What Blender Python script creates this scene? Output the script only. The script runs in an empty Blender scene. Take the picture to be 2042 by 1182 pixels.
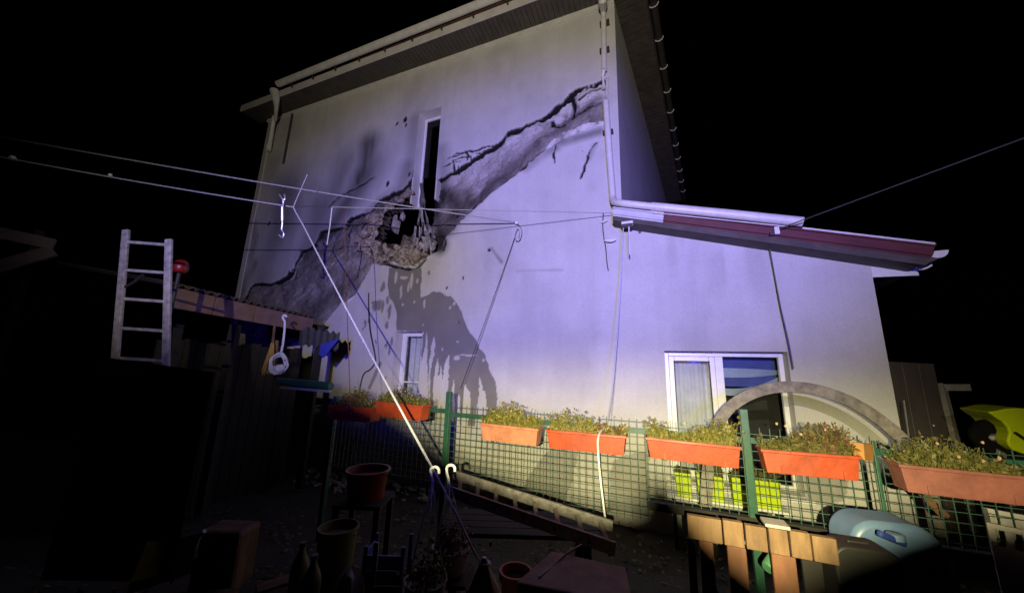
import bpy, math, random
import numpy as np
from mathutils import Vector, Matrix

# ------------------------------------------------------------------ camera, world, lamps, exposure
F, CX, CY = 700.0, 1021.0, 591.0
TH, RO = math.atan(145 / 700), math.atan(0.03)
CAM = Vector((0, 0, 1.65))
_f = Vector((0, math.cos(TH), math.sin(TH)))
_u0 = Vector((0, -math.sin(TH), math.cos(TH)))
_r0 = Vector((1, 0, 0))
_r = _r0 * math.cos(RO) + _u0 * math.sin(RO)
_u = -_r0 * math.sin(RO) + _u0 * math.cos(RO)
scn = bpy.context.scene
col = scn.collection
cd = bpy.data.cameras.new('camera')
cd.sensor_width = 36.0
cd.lens = 36.0 * F / 2042.0
cd.clip_start, cd.clip_end = 0.05, 500
cam = bpy.data.objects.new('camera', cd)
col.objects.link(cam)
m3 = Matrix((_r, _u, -_f)).transposed()
cam.matrix_world = Matrix.Translation(CAM) @ m3.to_4x4()
scn.camera = cam

world = bpy.data.worlds.new('World')
scn.world = world
world.use_nodes = True
bg = world.node_tree.nodes['Background']
sky = world.node_tree.nodes.new('ShaderNodeTexSky')
sky.sky_type = 'NISHITA'
sky.sun_disc = False
sky.sun_elevation = math.radians(-8)
world.node_tree.links.new(sky.outputs[0], bg.inputs[0])
bg.inputs[1].default_value = 0.00004           # moonless night

D = 5.6                                         # metres from the lens to the facade plane
dv = Vector((0.92654761, -0.37617753, 0))       # along the facade, to the right
nv = Vector((-0.37617753, -0.92654761, 0))      # out of the facade, towards the yard
UP = Vector((0, 0, 1))
OF = Vector((CAM.x, CAM.y, 0)) - nv * D
def ray(px, py): return _f + _r * ((px - CX) / F) - _u * ((py - CY) / F)
def at(px, py, t): return CAM + ray(px, py) * t
def P(s, z, off=0.0): return OF + dv * s + nv * off + UP * z
def FP(px, py, off=0.0):                        # where a sight line meets the plane 'off' in front of the facade
    q = ray(px, py)
    return CAM + q * (-(D - off) / q.dot(nv))
def SZ(px, py, off=0.0):
    p = FP(px, py, off)
    return (p - OF).dot(dv), p.z
def at_z(px, py, z):
    q = ray(px, py)
    return CAM + q * ((z - CAM.z) / q.z)

def floodlight(name, loc, aim, energy, color, size, blend, radius):
    l = bpy.data.lights.new(name, 'SPOT')
    l.energy, l.color = energy, color
    l.spot_size, l.spot_blend, l.shadow_soft_size = math.radians(size), blend, radius
    o = bpy.data.objects.new(name, l)
    col.objects.link(o)
    o.location = loc
    o.rotation_euler = (Vector(aim) - Vector(loc)).to_track_quat('-Z', 'Y').to_euler()
    return o
# a work lamp beside the photographer and a mast light behind, both with added shields, and the blue light of an emergency vehicle
LOW, HIGH = Vector((-0.12, -0.4, 1.72)), Vector((-0.7, -2.5, 2.85))
low = floodlight('work_lamp_beam', LOW, FP(1170, 1090), 2050, (1.0, 0.88, 0.44), 54, 1.0, 0.009)
low.scale = (3.0, 1.0, 1.0)
high = floodlight('mast_light_beam', HIGH, FP(1060, 440), 1950, (1.0, 0.89, 0.70), 92, 1.0, 0.02)
high.scale = (1.12, 1.0, 1.0)
blue = floodlight('beacon_light', (-0.4, -5.0, 2.5), FP(1050, 470), 5250, (0.06, 0.035, 1.0), 40, 0.9, 0.3)
blue.scale = (1.75, 1.0, 1.0)

scn.view_settings.view_transform = 'Standard'
scn.view_settings.look = 'None'
scn.view_settings.exposure = 0.0
scn.view_settings.gamma = 1.0
scn.view_settings.use_curve_mapping = False
scn.render.engine = 'CYCLES'
scn.cycles.max_bounces = 6

random.seed(7)
rng = np.random.default_rng(11)

# ------------------------------------------------------------------ materials
MATS = {}
def mat(name, c1, c2=None, rough=0.6, scale=6.0, bump=0.0, bscale=60.0, metal=0.0, stretch=None, trans=0.0, spec=0.5):
    if name in MATS: return MATS[name]
    m = bpy.data.materials.new(name)
    m.use_nodes = True
    nt = m.node_tree
    b = nt.nodes['Principled BSDF']
    b.inputs['Roughness'].default_value = rough
    b.inputs['Metallic'].default_value = metal
    b.inputs['Specular IOR Level'].default_value = spec
    tc = nt.nodes.new('ShaderNodeTexCoord')
    vec = tc.outputs['Object']
    if stretch:
        mp = nt.nodes.new('ShaderNodeMapping')
        mp.inputs['Scale'].default_value = stretch
        nt.links.new(vec, mp.inputs[0])
        vec = mp.outputs[0]
    if c2 is None: c2 = tuple(x * 0.7 for x in c1)
    n = nt.nodes.new('ShaderNodeTexNoise')
    n.inputs['Scale'].default_value = scale
    n.inputs['Detail'].default_value = 6
    n.inputs['Roughness'].default_value = 0.65
    nt.links.new(vec, n.inputs['Vector'])
    r = nt.nodes.new('ShaderNodeValToRGB')
    r.color_ramp.elements[0].position, r.color_ramp.elements[1].position = 0.35, 0.68
    r.color_ramp.elements[0].color = (*c2, 1)
    r.color_ramp.elements[1].color = (*c1, 1)
    nt.links.new(n.outputs[0], r.inputs[0])
    nt.links.new(r.outputs[0], b.inputs['Base Color'])
    if bump:
        n2 = nt.nodes.new('ShaderNodeTexNoise')
        n2.inputs['Scale'].default_value = bscale
        n2.inputs['Detail'].default_value = 4
        nt.links.new(vec, n2.inputs['Vector'])
        bp = nt.nodes.new('ShaderNodeBump')
        bp.inputs['Strength'].default_value = bump
        bp.inputs['Distance'].default_value = 0.01
        nt.links.new(n2.outputs[0], bp.inputs['Height'])
        nt.links.new(bp.outputs[0], b.inputs['Normal'])
    MATS[name] = m
    return m

def glass_mat():
    m = bpy.data.materials.new('window_glass')
    m.use_nodes = True
    nt = m.node_tree
    nt.nodes.remove(nt.nodes['Principled BSDF'])
    out = nt.nodes['Material Output']
    t = nt.nodes.new('ShaderNodeBsdfTransparent')
    t.inputs[0].default_value = (0.90, 0.92, 0.93, 1)
    g = nt.nodes.new('ShaderNodeBsdfGlossy')
    g.inputs['Roughness'].default_value = 0.03
    fr = nt.nodes.new('ShaderNodeFresnel')
    fr.inputs[0].default_value = 1.5
    mx = nt.nodes.new('ShaderNodeMixShader')
    nt.links.new(fr.outputs[0], mx.inputs[0])
    nt.links.new(t.outputs[0], mx.inputs[1])
    nt.links.new(g.outputs[0], mx.inputs[2])
    nt.links.new(mx.outputs[0], out.inputs[0])
    return m
GLASS = glass_mat()

def facade_mat():
    m = bpy.data.materials.new('damaged_render')
    m.use_nodes = True
    nt = m.node_tree
    L = nt.links.new
    N = nt.nodes.new
    b = nt.nodes['Principled BSDF']
    tc = N('ShaderNodeTexCoord')
    aA = N('ShaderNodeAttribute'); aA.attribute_name = 'dmg_a'
    aB = N('ShaderNodeAttribute'); aB.attribute_name = 'dmg_b'
    sA = N('ShaderNodeSeparateColor'); L(aA.outputs['Color'], sA.inputs[0])
    sB = N('ShaderNodeSeparateColor'); L(aB.outputs['Color'], sB.inputs[0])
    def noise(scale, detail=5, stretch=None, rot=None):
        n = N('ShaderNodeTexNoise')
        n.inputs['Scale'].default_value = scale
        n.inputs['Detail'].default_value = detail
        n.inputs['Roughness'].default_value = 0.65
        v = tc.outputs['Object']
        if stretch or rot:
            mp = N('ShaderNodeMapping')
            if stretch: mp.inputs['Scale'].default_value = stretch
            if rot: mp.inputs['Rotation'].default_value = rot
            L(v, mp.inputs[0]); v = mp.outputs[0]
        L(v, n.inputs['Vector'])
        return n.outputs[0]
    def ramp(fac, p0, c0, p1, c1):
        r = N('ShaderNodeValToRGB')
        e = r.color_ramp.elements
        e[0].position, e[1].position = p0, p1
        e[0].color, e[1].color = (*c0, 1), (*c1, 1)
        L(fac, r.inputs[0])
        return r.outputs[0]
    def mix(fac, a, c, mode='MIX'):
        x = N('ShaderNodeMix'); x.data_type = 'RGBA'; x.blend_type = mode
        L(fac, x.inputs[0])
        for v, k in ((a, 6), (c, 7)):
            if isinstance(v, tuple):
                q = N('ShaderNodeRGB'); q.outputs[0].default_value = (*v, 1); v = q.outputs[0]
            L(v, x.inputs[k])
        return x.outputs[2]
    plaster = ramp(noise(1.1, 8), 0.3, (0.52, 0.51, 0.495), 0.7, (0.63, 0.62, 0.60))
    speck = ramp(noise(45, 3), 0.3, (0.9, 0.9, 0.9), 0.7, (1.04, 1.04, 1.04))
    mm = N('ShaderNodeMix'); mm.data_type = 'RGBA'; mm.blend_type = 'MULTIPLY'; mm.inputs[0].default_value = 1
    L(plaster, mm.inputs[6]); L(speck, mm.inputs[7])
    c = mm.outputs[2]
    streak = ramp(noise(2.2, 5, (3, 3, 0.25)), 0.30, (0.94, 0.935, 0.93), 0.65, (1.0, 1.0, 1.0))
    mm2 = N('ShaderNodeMix'); mm2.data_type = 'RGBA'; mm2.blend_type = 'MULTIPLY'; mm2.inputs[0].default_value = 1
    L(c, mm2.inputs[6]); L(streak, mm2.inputs[7])
    c = mm2.outputs[2]
    # wet stain
    wetc = mix(noise(3.0), (0.13, 0.125, 0.115), (0.22, 0.205, 0.185))
    c = mix(sA.outputs[2], c, wetc)
    aC = N('ShaderNodeAttribute'); aC.attribute_name = 'dmg_c'
    sC = N('ShaderNodeSeparateColor'); L(aC.outputs['Color'], sC.inputs[0])
    ma = N('ShaderNodeMath'); ma.operation = 'MULTIPLY_ADD'
    L(noise(22, 6), ma.inputs[0]); ma.inputs[1].default_value = 0.5; L(sC.outputs[0], ma.inputs[2])
    rs = N('ShaderNodeValToRGB')
    e = rs.color_ramp.elements
    e[0].position, e[0].color = 0.20, (0.045, 0.038, 0.032, 1)
    e[1].position, e[1].color = 1.15 if False else 1.0, (0.50, 0.47, 0.45, 1)
    e2 = e.new(0.62); e2.color = (0.21, 0.185, 0.165, 1)
    L(ma.outputs[0], rs.inputs[0])
    scar = rs.outputs[0]
    c = mix(sA.outputs[0], c, scar)
    c = mix(sB.outputs[1], c, (0.72, 0.71, 0.68))
    deb = ramp(noise(14, 6), 0.36, (0.12, 0.085, 0.06), 0.62, (0.52, 0.46, 0.37))
    c = mix(sB.outputs[2], c, deb)
    c = mix(sA.outputs[1], c, (0.022, 0.02, 0.018))
    c = mix(sB.outputs[0], c, (0.008, 0.007, 0.007))
    L(c, b.inputs['Base Color'])
    b.inputs['Specular IOR Level'].default_value = 0.25
    rr = N('ShaderNodeMapRange'); L(sA.outputs[2], rr.inputs[0])
    rr.inputs[3].default_value = 0.85; rr.inputs[4].default_value = 0.55
    L(rr.outputs[0], b.inputs['Roughness'])
    nb = noise(90, 4)
    bp = N('ShaderNodeBump'); bp.inputs['Strength'].default_value = 0.35; bp.inputs['Distance'].default_value = 0.006
    L(nb, bp.inputs['Height'])
    nb2 = noise(16, 6)
    bp2 = N('ShaderNodeBump'); bp2.inputs['Distance'].default_value = 0.06
    mu = N('ShaderNodeMath'); mu.operation = 'MAXIMUM'; L(sA.outputs[0], mu.inputs[0]); L(sB.outputs[2], mu.inputs[1])
    L(mu.outputs[0], bp2.inputs['Strength'])
    L(nb2, bp2.inputs['Height']); L(bp.outputs[0], bp2.inputs['Normal'])
    L(bp2.outputs[0], b.inputs['Normal'])
    return m

M_PLAST = mat('plaster_side', (0.60, 0.58, 0.55), (0.50, 0.48, 0.46), 0.85, 1.2, 0.3, 80)
M_WHITE = mat('white_upvc', (0.80, 0.80, 0.80), (0.70, 0.70, 0.69), 0.35, 9)
M_PIPE = mat('white_pipe', (0.74, 0.73, 0.70), (0.62, 0.60, 0.56), 0.4, 7)
M_FASCIA = mat('fascia_board', (0.74, 0.71, 0.69), (0.60, 0.57, 0.55), 0.55, 4)
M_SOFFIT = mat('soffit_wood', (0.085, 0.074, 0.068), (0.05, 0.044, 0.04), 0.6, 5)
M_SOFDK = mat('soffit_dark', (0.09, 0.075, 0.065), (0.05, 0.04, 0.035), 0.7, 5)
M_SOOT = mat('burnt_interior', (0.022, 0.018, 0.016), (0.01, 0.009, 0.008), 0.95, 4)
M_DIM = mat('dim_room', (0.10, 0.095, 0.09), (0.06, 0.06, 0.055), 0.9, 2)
M_MAROON = mat('maroon_metal', (0.13, 0.04, 0.042), (0.085, 0.026, 0.028), 0.45, 3, spec=0.4)
M_FLASH = mat('galvanised_flashing', (0.60, 0.60, 0.62), (0.50, 0.50, 0.53), 0.45, 5)
M_DARK = mat('black_paint', (0.018, 0.018, 0.018), (0.008, 0.008, 0.008), 0.6)
M_ROOF = mat('roof_tile', (0.12, 0.05, 0.04), (0.06, 0.03, 0.025), 0.7)
M_DKMET = mat('dark_gutter', (0.055, 0.05, 0.048), (0.035, 0.03, 0.03), 0.45)
M_GALV = mat('galvanised_steel', (0.55, 0.55, 0.55), (0.35, 0.35, 0.36), 0.35, 30, metal=0.6)
M_ALU = mat('aluminium', (0.34, 0.325, 0.31), (0.14, 0.13, 0.125), 0.6, 22)
M_ROPE = mat('white_rope', (0.62, 0.64, 0.68), (0.46, 0.48, 0.52), 0.8, 60)
M_WIRE = mat('grey_cable', (0.42, 0.41, 0.40), (0.30, 0.30, 0.29), 0.55, 30)
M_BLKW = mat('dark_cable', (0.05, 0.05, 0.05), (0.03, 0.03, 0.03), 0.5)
M_GREEN = mat('green_powdercoat', (0.016, 0.085, 0.05), (0.010, 0.05, 0.032), 0.45, 20)
M_GRMESH = mat('green_mesh_wire', (0.03, 0.08, 0.052), (0.02, 0.05, 0.034), 0.5, 30)
M_TERRA = mat('faded_terracotta_plastic', (0.50, 0.20, 0.125), (0.33, 0.12, 0.075), 0.6, 11, 0.15, 30)
M_ORANGE = mat('orange_plastic', (0.42, 0.058, 0.013), (0.25, 0.036, 0.010), 0.5, 9, 0.15, 30)
M_BROWNP = mat('brown_pink_plastic', (0.25, 0.085, 0.068), (0.16, 0.055, 0.045), 0.55, 9, 0.15, 30)
M_SOIL = mat('soil', (0.035, 0.024, 0.016), (0.015, 0.01, 0.008), 0.95, 30)
M_LEAF = mat('leaf_olive', (0.24, 0.20, 0.03), (0.07, 0.08, 0.014), 0.6, 26)
M_LEAFD = mat('leaf_dark', (0.15, 0.13, 0.028), (0.05, 0.055, 0.012), 0.6, 26)
M_DRY = mat('leaf_dry_red', (0.17, 0.055, 0.03), (0.07, 0.04, 0.02), 0.7, 26)
M_HOSE = mat('grey_weathered_hoop', (0.30, 0.27, 0.245), (0.13, 0.115, 0.10), 0.75, 12, 0.3, 40)
M_LIME = mat('lime_plastic', (0.52, 0.68, 0.012), (0.44, 0.58, 0.01), 0.45, 6)
M_HIVIS = mat('fluorescent_yellow_paint', (0.78, 0.92, 0.02), (0.70, 0.84, 0.018), 0.35, 4)
M_TYRE = mat('tyre_rubber', (0.007, 0.007, 0.007), (0.004, 0.004, 0.004), 0.9, spec=0.1)
M_WOOD = mat('pallet_wood', (0.20, 0.115, 0.055), (0.07, 0.038, 0.02), 0.75, 9, 0.3, 40, stretch=(1, 1, 0.25))
M_WOODR = mat('reddish_wood', (0.19, 0.075, 0.035), (0.09, 0.035, 0.017), 0.7, 7, 0.3, 40, stretch=(1, 1, 0.2))
M_WOODD = mat('dark_wood', (0.014, 0.011, 0.009), (0.007, 0.006, 0.005), 0.8, 5)
M_BOARD = mat('mauve_fascia_board', (0.20, 0.115, 0.10), (0.11, 0.07, 0.06), 0.7, 5)
M_CARD = mat('orange_cardboard', (0.42, 0.21, 0.055), (0.33, 0.15, 0.04), 0.8, 5)
M_BLUEP = mat('pale_blue_plastic', (0.13, 0.21, 0.36), (0.09, 0.15, 0.28), 0.4, 3)
M_BLUED = mat('deep_blue_plastic', (0.03, 0.06, 0.30), (0.02, 0.04, 0.20), 0.5, 4)
M_BTARP = mat('blue_tarpaulin', (0.03, 0.05, 0.40), (0.02, 0.03, 0.25), 0.5, 6)
M_YEL = mat('yellow_plastic', (0.45, 0.38, 0.02), (0.35, 0.28, 0.015), 0.5, 5)
M_OLIVE = mat('olive_plastic', (0.13, 0.14, 0.06), (0.07, 0.075, 0.03), 0.5, 6)
M_RED = mat('red_plastic', (0.22, 0.008, 0.008), (0.14, 0.006, 0.006), 0.4, 5)
M_GREYP = mat('light_grey_plastic', (0.38, 0.36, 0.33), (0.24, 0.225, 0.21), 0.5, 5)
M_CLOTH = mat('grey_pink_cloth', (0.28, 0.22, 0.20), (0.17, 0.13, 0.12), 0.9, 8)
M_CURT = mat('net_curtain', (0.80, 0.79, 0.77), (0.62, 0.62, 0.61), 0.9, 4)
M_REFL = mat('pale_reflection', (0.58, 0.68, 0.84), (0.42, 0.52, 0.72), 0.8, 4)  # pale streaks of the pane's reflection, put into a cloth colour
M_REFLB = mat('blue_reflection', (0.10, 0.13, 0.42), (0.07, 0.09, 0.32), 0.8, 4)  # blue of the pane's reflection, put into a cloth colour
M_STRAW = mat('straw', (0.42, 0.27, 0.06), (0.28, 0.17, 0.04), 0.8, 20)
M_FOIL = mat('torn_foil', (0.50, 0.48, 0.46), (0.16, 0.15, 0.14), 0.45, 12)
M_INSUL = mat('broken_insulation', (0.46, 0.39, 0.31), (0.09, 0.065, 0.045), 0.9, 9, 0.9, 22)
M_PANEL = mat('grey_brown_panel', (0.16, 0.13, 0.125), (0.12, 0.10, 0.095), 0.6, 3)
M_GROUND = mat('yard_ground', (0.03, 0.025, 0.02), (0.012, 0.011, 0.009), 0.95, 2.5, 0.8, 14)
M_BLUE_GLOSS = mat('blue_sticker', (0.05, 0.11, 0.36), (0.04, 0.09, 0.30), 0.4)
M_PINK = mat('pale_pink_plaster', (0.5, 0.42, 0.38))
FACMAT = facade_mat()

# ------------------------------------------------------------------ mesh helpers
class MB:
    def __init__(self): self.v, self.f = [], []
    def add(self, vs, fs):
        k = len(self.v)
        self.v += [Vector(x) for x in vs]
        self.f += [tuple(i + k for i in f) for f in fs]
        return self
    def hexa(self, p):      # 8 points: bottom ring 0-3, top ring 4-7
        return self.add(p, [(3, 2, 1, 0), (4, 5, 6, 7), (0, 1, 5, 4), (1, 2, 6, 5), (2, 3, 7, 6), (3, 0, 4, 7)])
    def box(self, c, a, b, z, ha, hb, hz):
        c = Vector(c); A, B, Z = Vector(a) * ha, Vector(b) * hb, Vector(z) * hz
        return self.hexa([c - A - B - Z, c + A - B - Z, c + A + B - Z, c - A + B - Z,
                          c - A - B + Z, c + A - B + Z, c + A + B + Z, c - A + B + Z])
    def fbox(self, s0, s1, z0, z1, o0, o1):      # a box in facade coordinates
        return self.hexa([P(s0, z0, o1), P(s1, z0, o1), P(s1, z0, o0), P(s0, z0, o0),
                          P(s0, z1, o1), P(s1, z1, o1), P(s1, z1, o0), P(s0, z1, o0)])
    def bar(self, p, q, w, h, up=UP):
        p, q = Vector(p), Vector(q)
        a = (q - p).normalized()
        b = a.cross(Vector(up))
        if b.length < 1e-4: b = a.cross(Vector((1, 0, 0)))
        b.normalize()
        z = b.cross(a)
        return self.box((p + q) / 2, a, b, z, (q - p).length / 2, w / 2, h / 2)
    def tube(self, pts, rad, n=8, cap=True, arc=None):
        pts = [Vector(p) for p in pts]
        rs = rad if isinstance(rad, (list, tuple)) else [rad] * len(pts)
        k = len(self.v)
        T = []
        for i in range(len(pts)):
            a, b = pts[max(0, i - 1)], pts[min(len(pts) - 1, i + 1)]
            T.append((b - a).normalized())
        ref = Vector((0, 0, 1)) if abs(T[0].z) < 0.9 else Vector((1, 0, 0))
        x = T[0].cross(ref).normalized()
        for i, p in enumerate(pts):
            x = (x - T[i] * x.dot(T[i])).normalized()
            y = T[i].cross(x)
            for j in range(n):
                an = 2 * math.pi * j / n
                self.v.append(p + (x * math.cos(an) + y * math.sin(an)) * rs[i])
        for i in range(len(pts) - 1):
            for j in range(n):
                a, b = k + i * n + j, k + i * n + (j + 1) % n
                self.f.append((a, b, b + n, a + n))
        if cap:
            self.f.append(tuple(k + j for j in range(n))[::-1])
            self.f.append(tuple(k + (len(pts) - 1) * n + j for j in range(n)))
        return self
    def lathe(self, base, prof, n=16, axis=UP):
        axis = Vector(axis).normalized()
        ref = Vector((1, 0, 0)) if abs(axis.x) < 0.9 else Vector((0, 1, 0))
        x = axis.cross(ref).normalized(); y = axis.cross(x)
        k = len(self.v); base = Vector(base)
        for (r, h) in prof:
            for j in range(n):
                a = 2 * math.pi * j / n
                self.v.append(base + axis * h + (x * math.cos(a) + y * math.sin(a)) * r)
        for i in range(len(prof) - 1):
            for j in range(n):
                a, b = k + i * n + j, k + i * n + (j + 1) % n
                self.f.append((a, b, b + n, a + n))
        self.f.append(tuple(k + j for j in range(n))[::-1])
        self.f.append(tuple(k + (len(prof) - 1) * n + j for j in range(n)))
        return self
    def blob(self, c, r, amp=0.25, n=7, m=9, sq=(1, 1, 1), seed=0):
        rnd = random.Random(seed)
        k = len(self.v); c = Vector(c)
        self.v.append(c + Vector((0, 0, r * sq[2])))
        for i in range(1, n):
            for j in range(m):
                a, b = math.pi * i / n, 2 * math.pi * j / m
                q = r * (1 + rnd.uniform(-amp, amp))
                self.v.append(c + Vector((math.sin(a) * math.cos(b) * sq[0], math.sin(a) * math.sin(b) * sq[1], math.cos(a) * sq[2])) * q)
        self.v.append(c - Vector((0, 0, r * sq[2])))
        for j in range(m):
            self.f.append((k, k + 1 + j, k + 1 + (j + 1) % m))
            e = k + 1 + (n - 2) * m
            self.f.append((len(self.v) - 1, e + (j + 1) % m, e + j))
        for i in range(n - 2):
            for j in range(m):
                a, b = k + 1 + i * m + j, k + 1 + i * m + (j + 1) % m
                self.f.append((a, a + m, b + m, b))
        return self
    def build(self, name, m, parent=None, smooth=False, bevel=0.0, label=None):
        off = parent_loc(parent)
        me = bpy.data.meshes.new(name)
        me.from_pydata([tuple(v - off) for v in self.v], [], self.f)
        me.materials.append(m)
        if smooth:
            me.shade_smooth()
            try: me.set_sharp_from_angle(angle=math.radians(40))
            except Exception: pass
        me.update()
        o = bpy.data.objects.new(name, me)
        col.objects.link(o)
        if parent: o.parent = parent
        if label: o['label'] = label
        if bevel:
            md = o.modifiers.new('bevel', 'BEVEL')
            md.width, md.segments, md.limit_method = bevel, 2, 'ANGLE'
        return o
def parent_loc(p):
    v = Vector((0, 0, 0))
    while p is not None:
        v = v + Vector(p.location); p = p.parent
    return v
def thing(name, label, cat, loc, group=None):
    o = bpy.data.objects.new(name, None)
    col.objects.link(o)
    o.empty_display_size = 0.1
    o.location = Vector(loc)
    o['label'], o['category'] = label, cat
    if group: o['group'] = group
    return o
def tag(o, label, cat, group=None):
    o['label'], o['category'] = label, cat
    if group: o['group'] = group
    return o
def bez(p0, p1, p2, n=12):
    return [p0 * (1 - t) ** 2 + p1 * 2 * t * (1 - t) + p2 * t * t for t in (i / n for i in range(n + 1))]
def sagline(a, b, sag, n=24):
    a, b = Vector(a), Vector(b)
    return [a.lerp(b, i / n) - UP * (sag * 4 * (i / n) * (1 - i / n)) for i in range(n + 1)]
def spline(pts, n=8):
    pts = [Vector(p) for p in pts]
    out = []
    for i in range(len(pts) - 1):
        p0, p1, p2, p3 = pts[max(0, i - 1)], pts[i], pts[i + 1], pts[min(len(pts) - 1, i + 2)]
        for k in range(n):
            t = k / n
            out.append(0.5 * ((2 * p1) + (p2 - p0) * t + (2 * p0 - 5 * p1 + 4 * p2 - p3) * t * t + (3 * p1 - p0 - 3 * p2 + p3) * t ** 3))
    out.append(pts[-1])
    return out

# ------------------------------------------------------------------ unseen lamp bodies added behind the lens, shields shaped to cut the beams
def add_unseen_lamp(label, loc, edge, r, foot):
    t = thing('added_lamp_body', label, 'lamp', Vector((loc.x, loc.y, foot)))
    def dr(yaw, pitch):
        y, p = math.radians(yaw), math.radians(pitch)
        return Vector((math.sin(y) * math.cos(p), math.cos(y) * math.cos(p), math.sin(p)))
    vs, fs = [], []
    for (yaw, pitch) in edge:
        for k in range(7):
            vs.append(loc + dr(yaw, pitch + (-88 - pitch) * k / 6) * r)
    for i in range(len(edge) - 1):
        for k in range(6):
            a_ = i * 7 + k
            fs.append((a_, a_ + 7, a_ + 8, a_ + 1))
    o = MB().add(vs, fs).build('beam_cut_shield', M_DARK, t)  # added blocker, outline shaped to keep the foreground dark
    md = o.modifiers.new('thick', 'SOLIDIFY'); md.thickness = 0.004; md.offset = 1
    MB().lathe(loc - Vector((0, 0.07 + r * 0.1, 0)), [(r * 0.25, 0.0), (r * 0.45, 0.01), (r * 0.45, 0.06), (r * 0.2, 0.075)], 20, (0, -1, 0)).build('housing', M_DARK, t, True)
    MB().tube([loc - Vector((0, 0.1 + r * 0.1, r * 0.4)), Vector((loc.x, loc.y - 0.1 - r * 0.1, foot))], 0.015, 8).build('stand_pole', M_DARK, t, True)
    for k in range(3):
        an = math.radians(120 * k - 90)
        MB().tube([Vector((loc.x, loc.y - 0.1 - r * 0.1, foot + 0.35)), Vector((loc.x + 0.3 * math.cos(an), loc.y - 0.1 - r * 0.1 + 0.3 * math.sin(an), foot))], 0.01, 6).build('added_tripod_leg', M_DARK, t)
    return t
add_unseen_lamp('unseen low lamp body added behind the photographer with a shield shaped to cut its beam', LOW, [(-80, 12), (-45, 8), (-28, -0.5), (-14.5, -7.5), (-5, -13.6), (5, -16.6), (14, -18.0), (18.6, -17.6), (20.0, -14.4), (21.8, -13.5), (23.2, -14.8), (25, -17.4), (28, -19.5), (32, -21.5), (37, -17.5), (44, -13), (58, -8.5), (75, -5)], 0.25, 0.0)  # bump in the shield outline throws a head-shaped shadow on the fence
add_unseen_lamp('unseen tall lamp body added behind the photographer with a shield shaped to cut its beam', HIGH, [(-90, -6), (-35, -9), (-28, -10.2), (-20, -8.5), (-15, -8.8), (-11, -10.8), (-4, -12), (3, -13), (14, -14.5), (30, -16), (90, -15)], 0.32, 0.0)

# ------------------------------------------------------------------ ground
def ground_z(x, y):
    k = min(1.0, max(0.0, (y - 2.0) / 3.0))
    return -0.42 * k * k * (3 - 2 * k)
def make_ground():
    xs = np.concatenate([np.linspace(-200, -12, 16), np.linspace(-11, 11, 90), np.linspace(12, 200, 16)])
    ys = np.concatenate([np.linspace(-200, -9, 14), np.linspace(-8, 14, 90), np.linspace(15, 200, 14)])
    nz = rng.normal(0, 0.018, (len(ys), len(xs)))
    vs = [(x, y, ground_z(x, y) + (nz[j, i] if abs(x) < 11 and abs(y) < 14 else 0)) for j, y in enumerate(ys) for i, x in enumerate(xs)]
    w = len(xs)
    fs = [(j * w + i, j * w + i + 1, (j + 1) * w + i + 1, (j + 1) * w + i) for j in range(len(ys) - 1) for i in range(w - 1)]
    o = MB().add(vs, fs).build('ground', M_GROUND, None, True)
    o['kind'] = 'structure'
make_ground()

# ------------------------------------------------------------------ the house: numeric facade
S_L, S_C, S_R = -10.02, -0.38, 2.58
Z_B, Z_T = -0.46, 8.52
SLIT = (-4.67, -4.08, 5.05, 7.25)
SMALL = (-4.73, -4.10, 0.70, 2.315)
BIG = (0.135, 1.61, 0.25, 1.98)
V_OFF = 0.30                                     # verge overhang of the low roof
vA, vB = SZ(1225, 447), SZ(1735, 511)
def low_top(s): return vA[1] + 0.03 + (s - vA[0]) * (vB[1] - vA[1]) / (vB[0] - vA[0])

def pixpoly(pts): return np.array([SZ(*p) for p in pts])
def seg_dist(S, Z, pl):
    d = np.full(S.shape, 1e9)
    for (x0, y0), (x1, y1) in zip(pl[:-1], pl[1:]):
        dx, dy = x1 - x0, y1 - y0
        t = np.clip(((S - x0) * dx + (Z - y0) * dy) / (dx * dx + dy * dy + 1e-12), 0, 1)
        d = np.minimum(d, np.hypot(S - x0 - t * dx, Z - y0 - t * dy))
    return d
def inside(S, Z, pl):
    r = np.zeros(S.shape, bool)
    n = len(pl)
    for i in range(n):
        x0, y0 = pl[i]; x1, y1 = pl[(i + 1) % n]
        c = ((y0 > Z) != (y1 > Z))
        with np.errstate(divide='ignore', invalid='ignore'):
            r ^= c & (S < (x1 - x0) * (Z - y0) / (y1 - y0 + 1e-15) + x0)
    return r
def vnoise(S, Z, seed=0, octv=1):
    out = np.zeros(S.shape); amp = 1.0; tot = 0
    for k in range(octv):
        tab = np.random.default_rng(seed + k * 17).random((256, 256))
        a, b = S * 2 ** k + 100.37, Z * 2 ** k + 100.71
        i, j = np.floor(a).astype(int), np.floor(b).astype(int)
        u, v = a - i, b - j
        u, v = u * u * (3 - 2 * u), v * v * (3 - 2 * v)
        g = lambda p, q: tab[p % 256, q % 256]
        out += amp * ((g(i, j) * (1 - u) + g(i + 1, j) * u) * (1 - v) + (g(i, j + 1) * (1 - u) + g(i + 1, j + 1) * u) * v)
        tot += amp; amp *= 0.5
    return out / tot * 2 - 1
def sstep(x, a, b):
    t = np.clip((x - a) / (b - a), 0, 1)
    return t * t * (3 - 2 * t)

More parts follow.
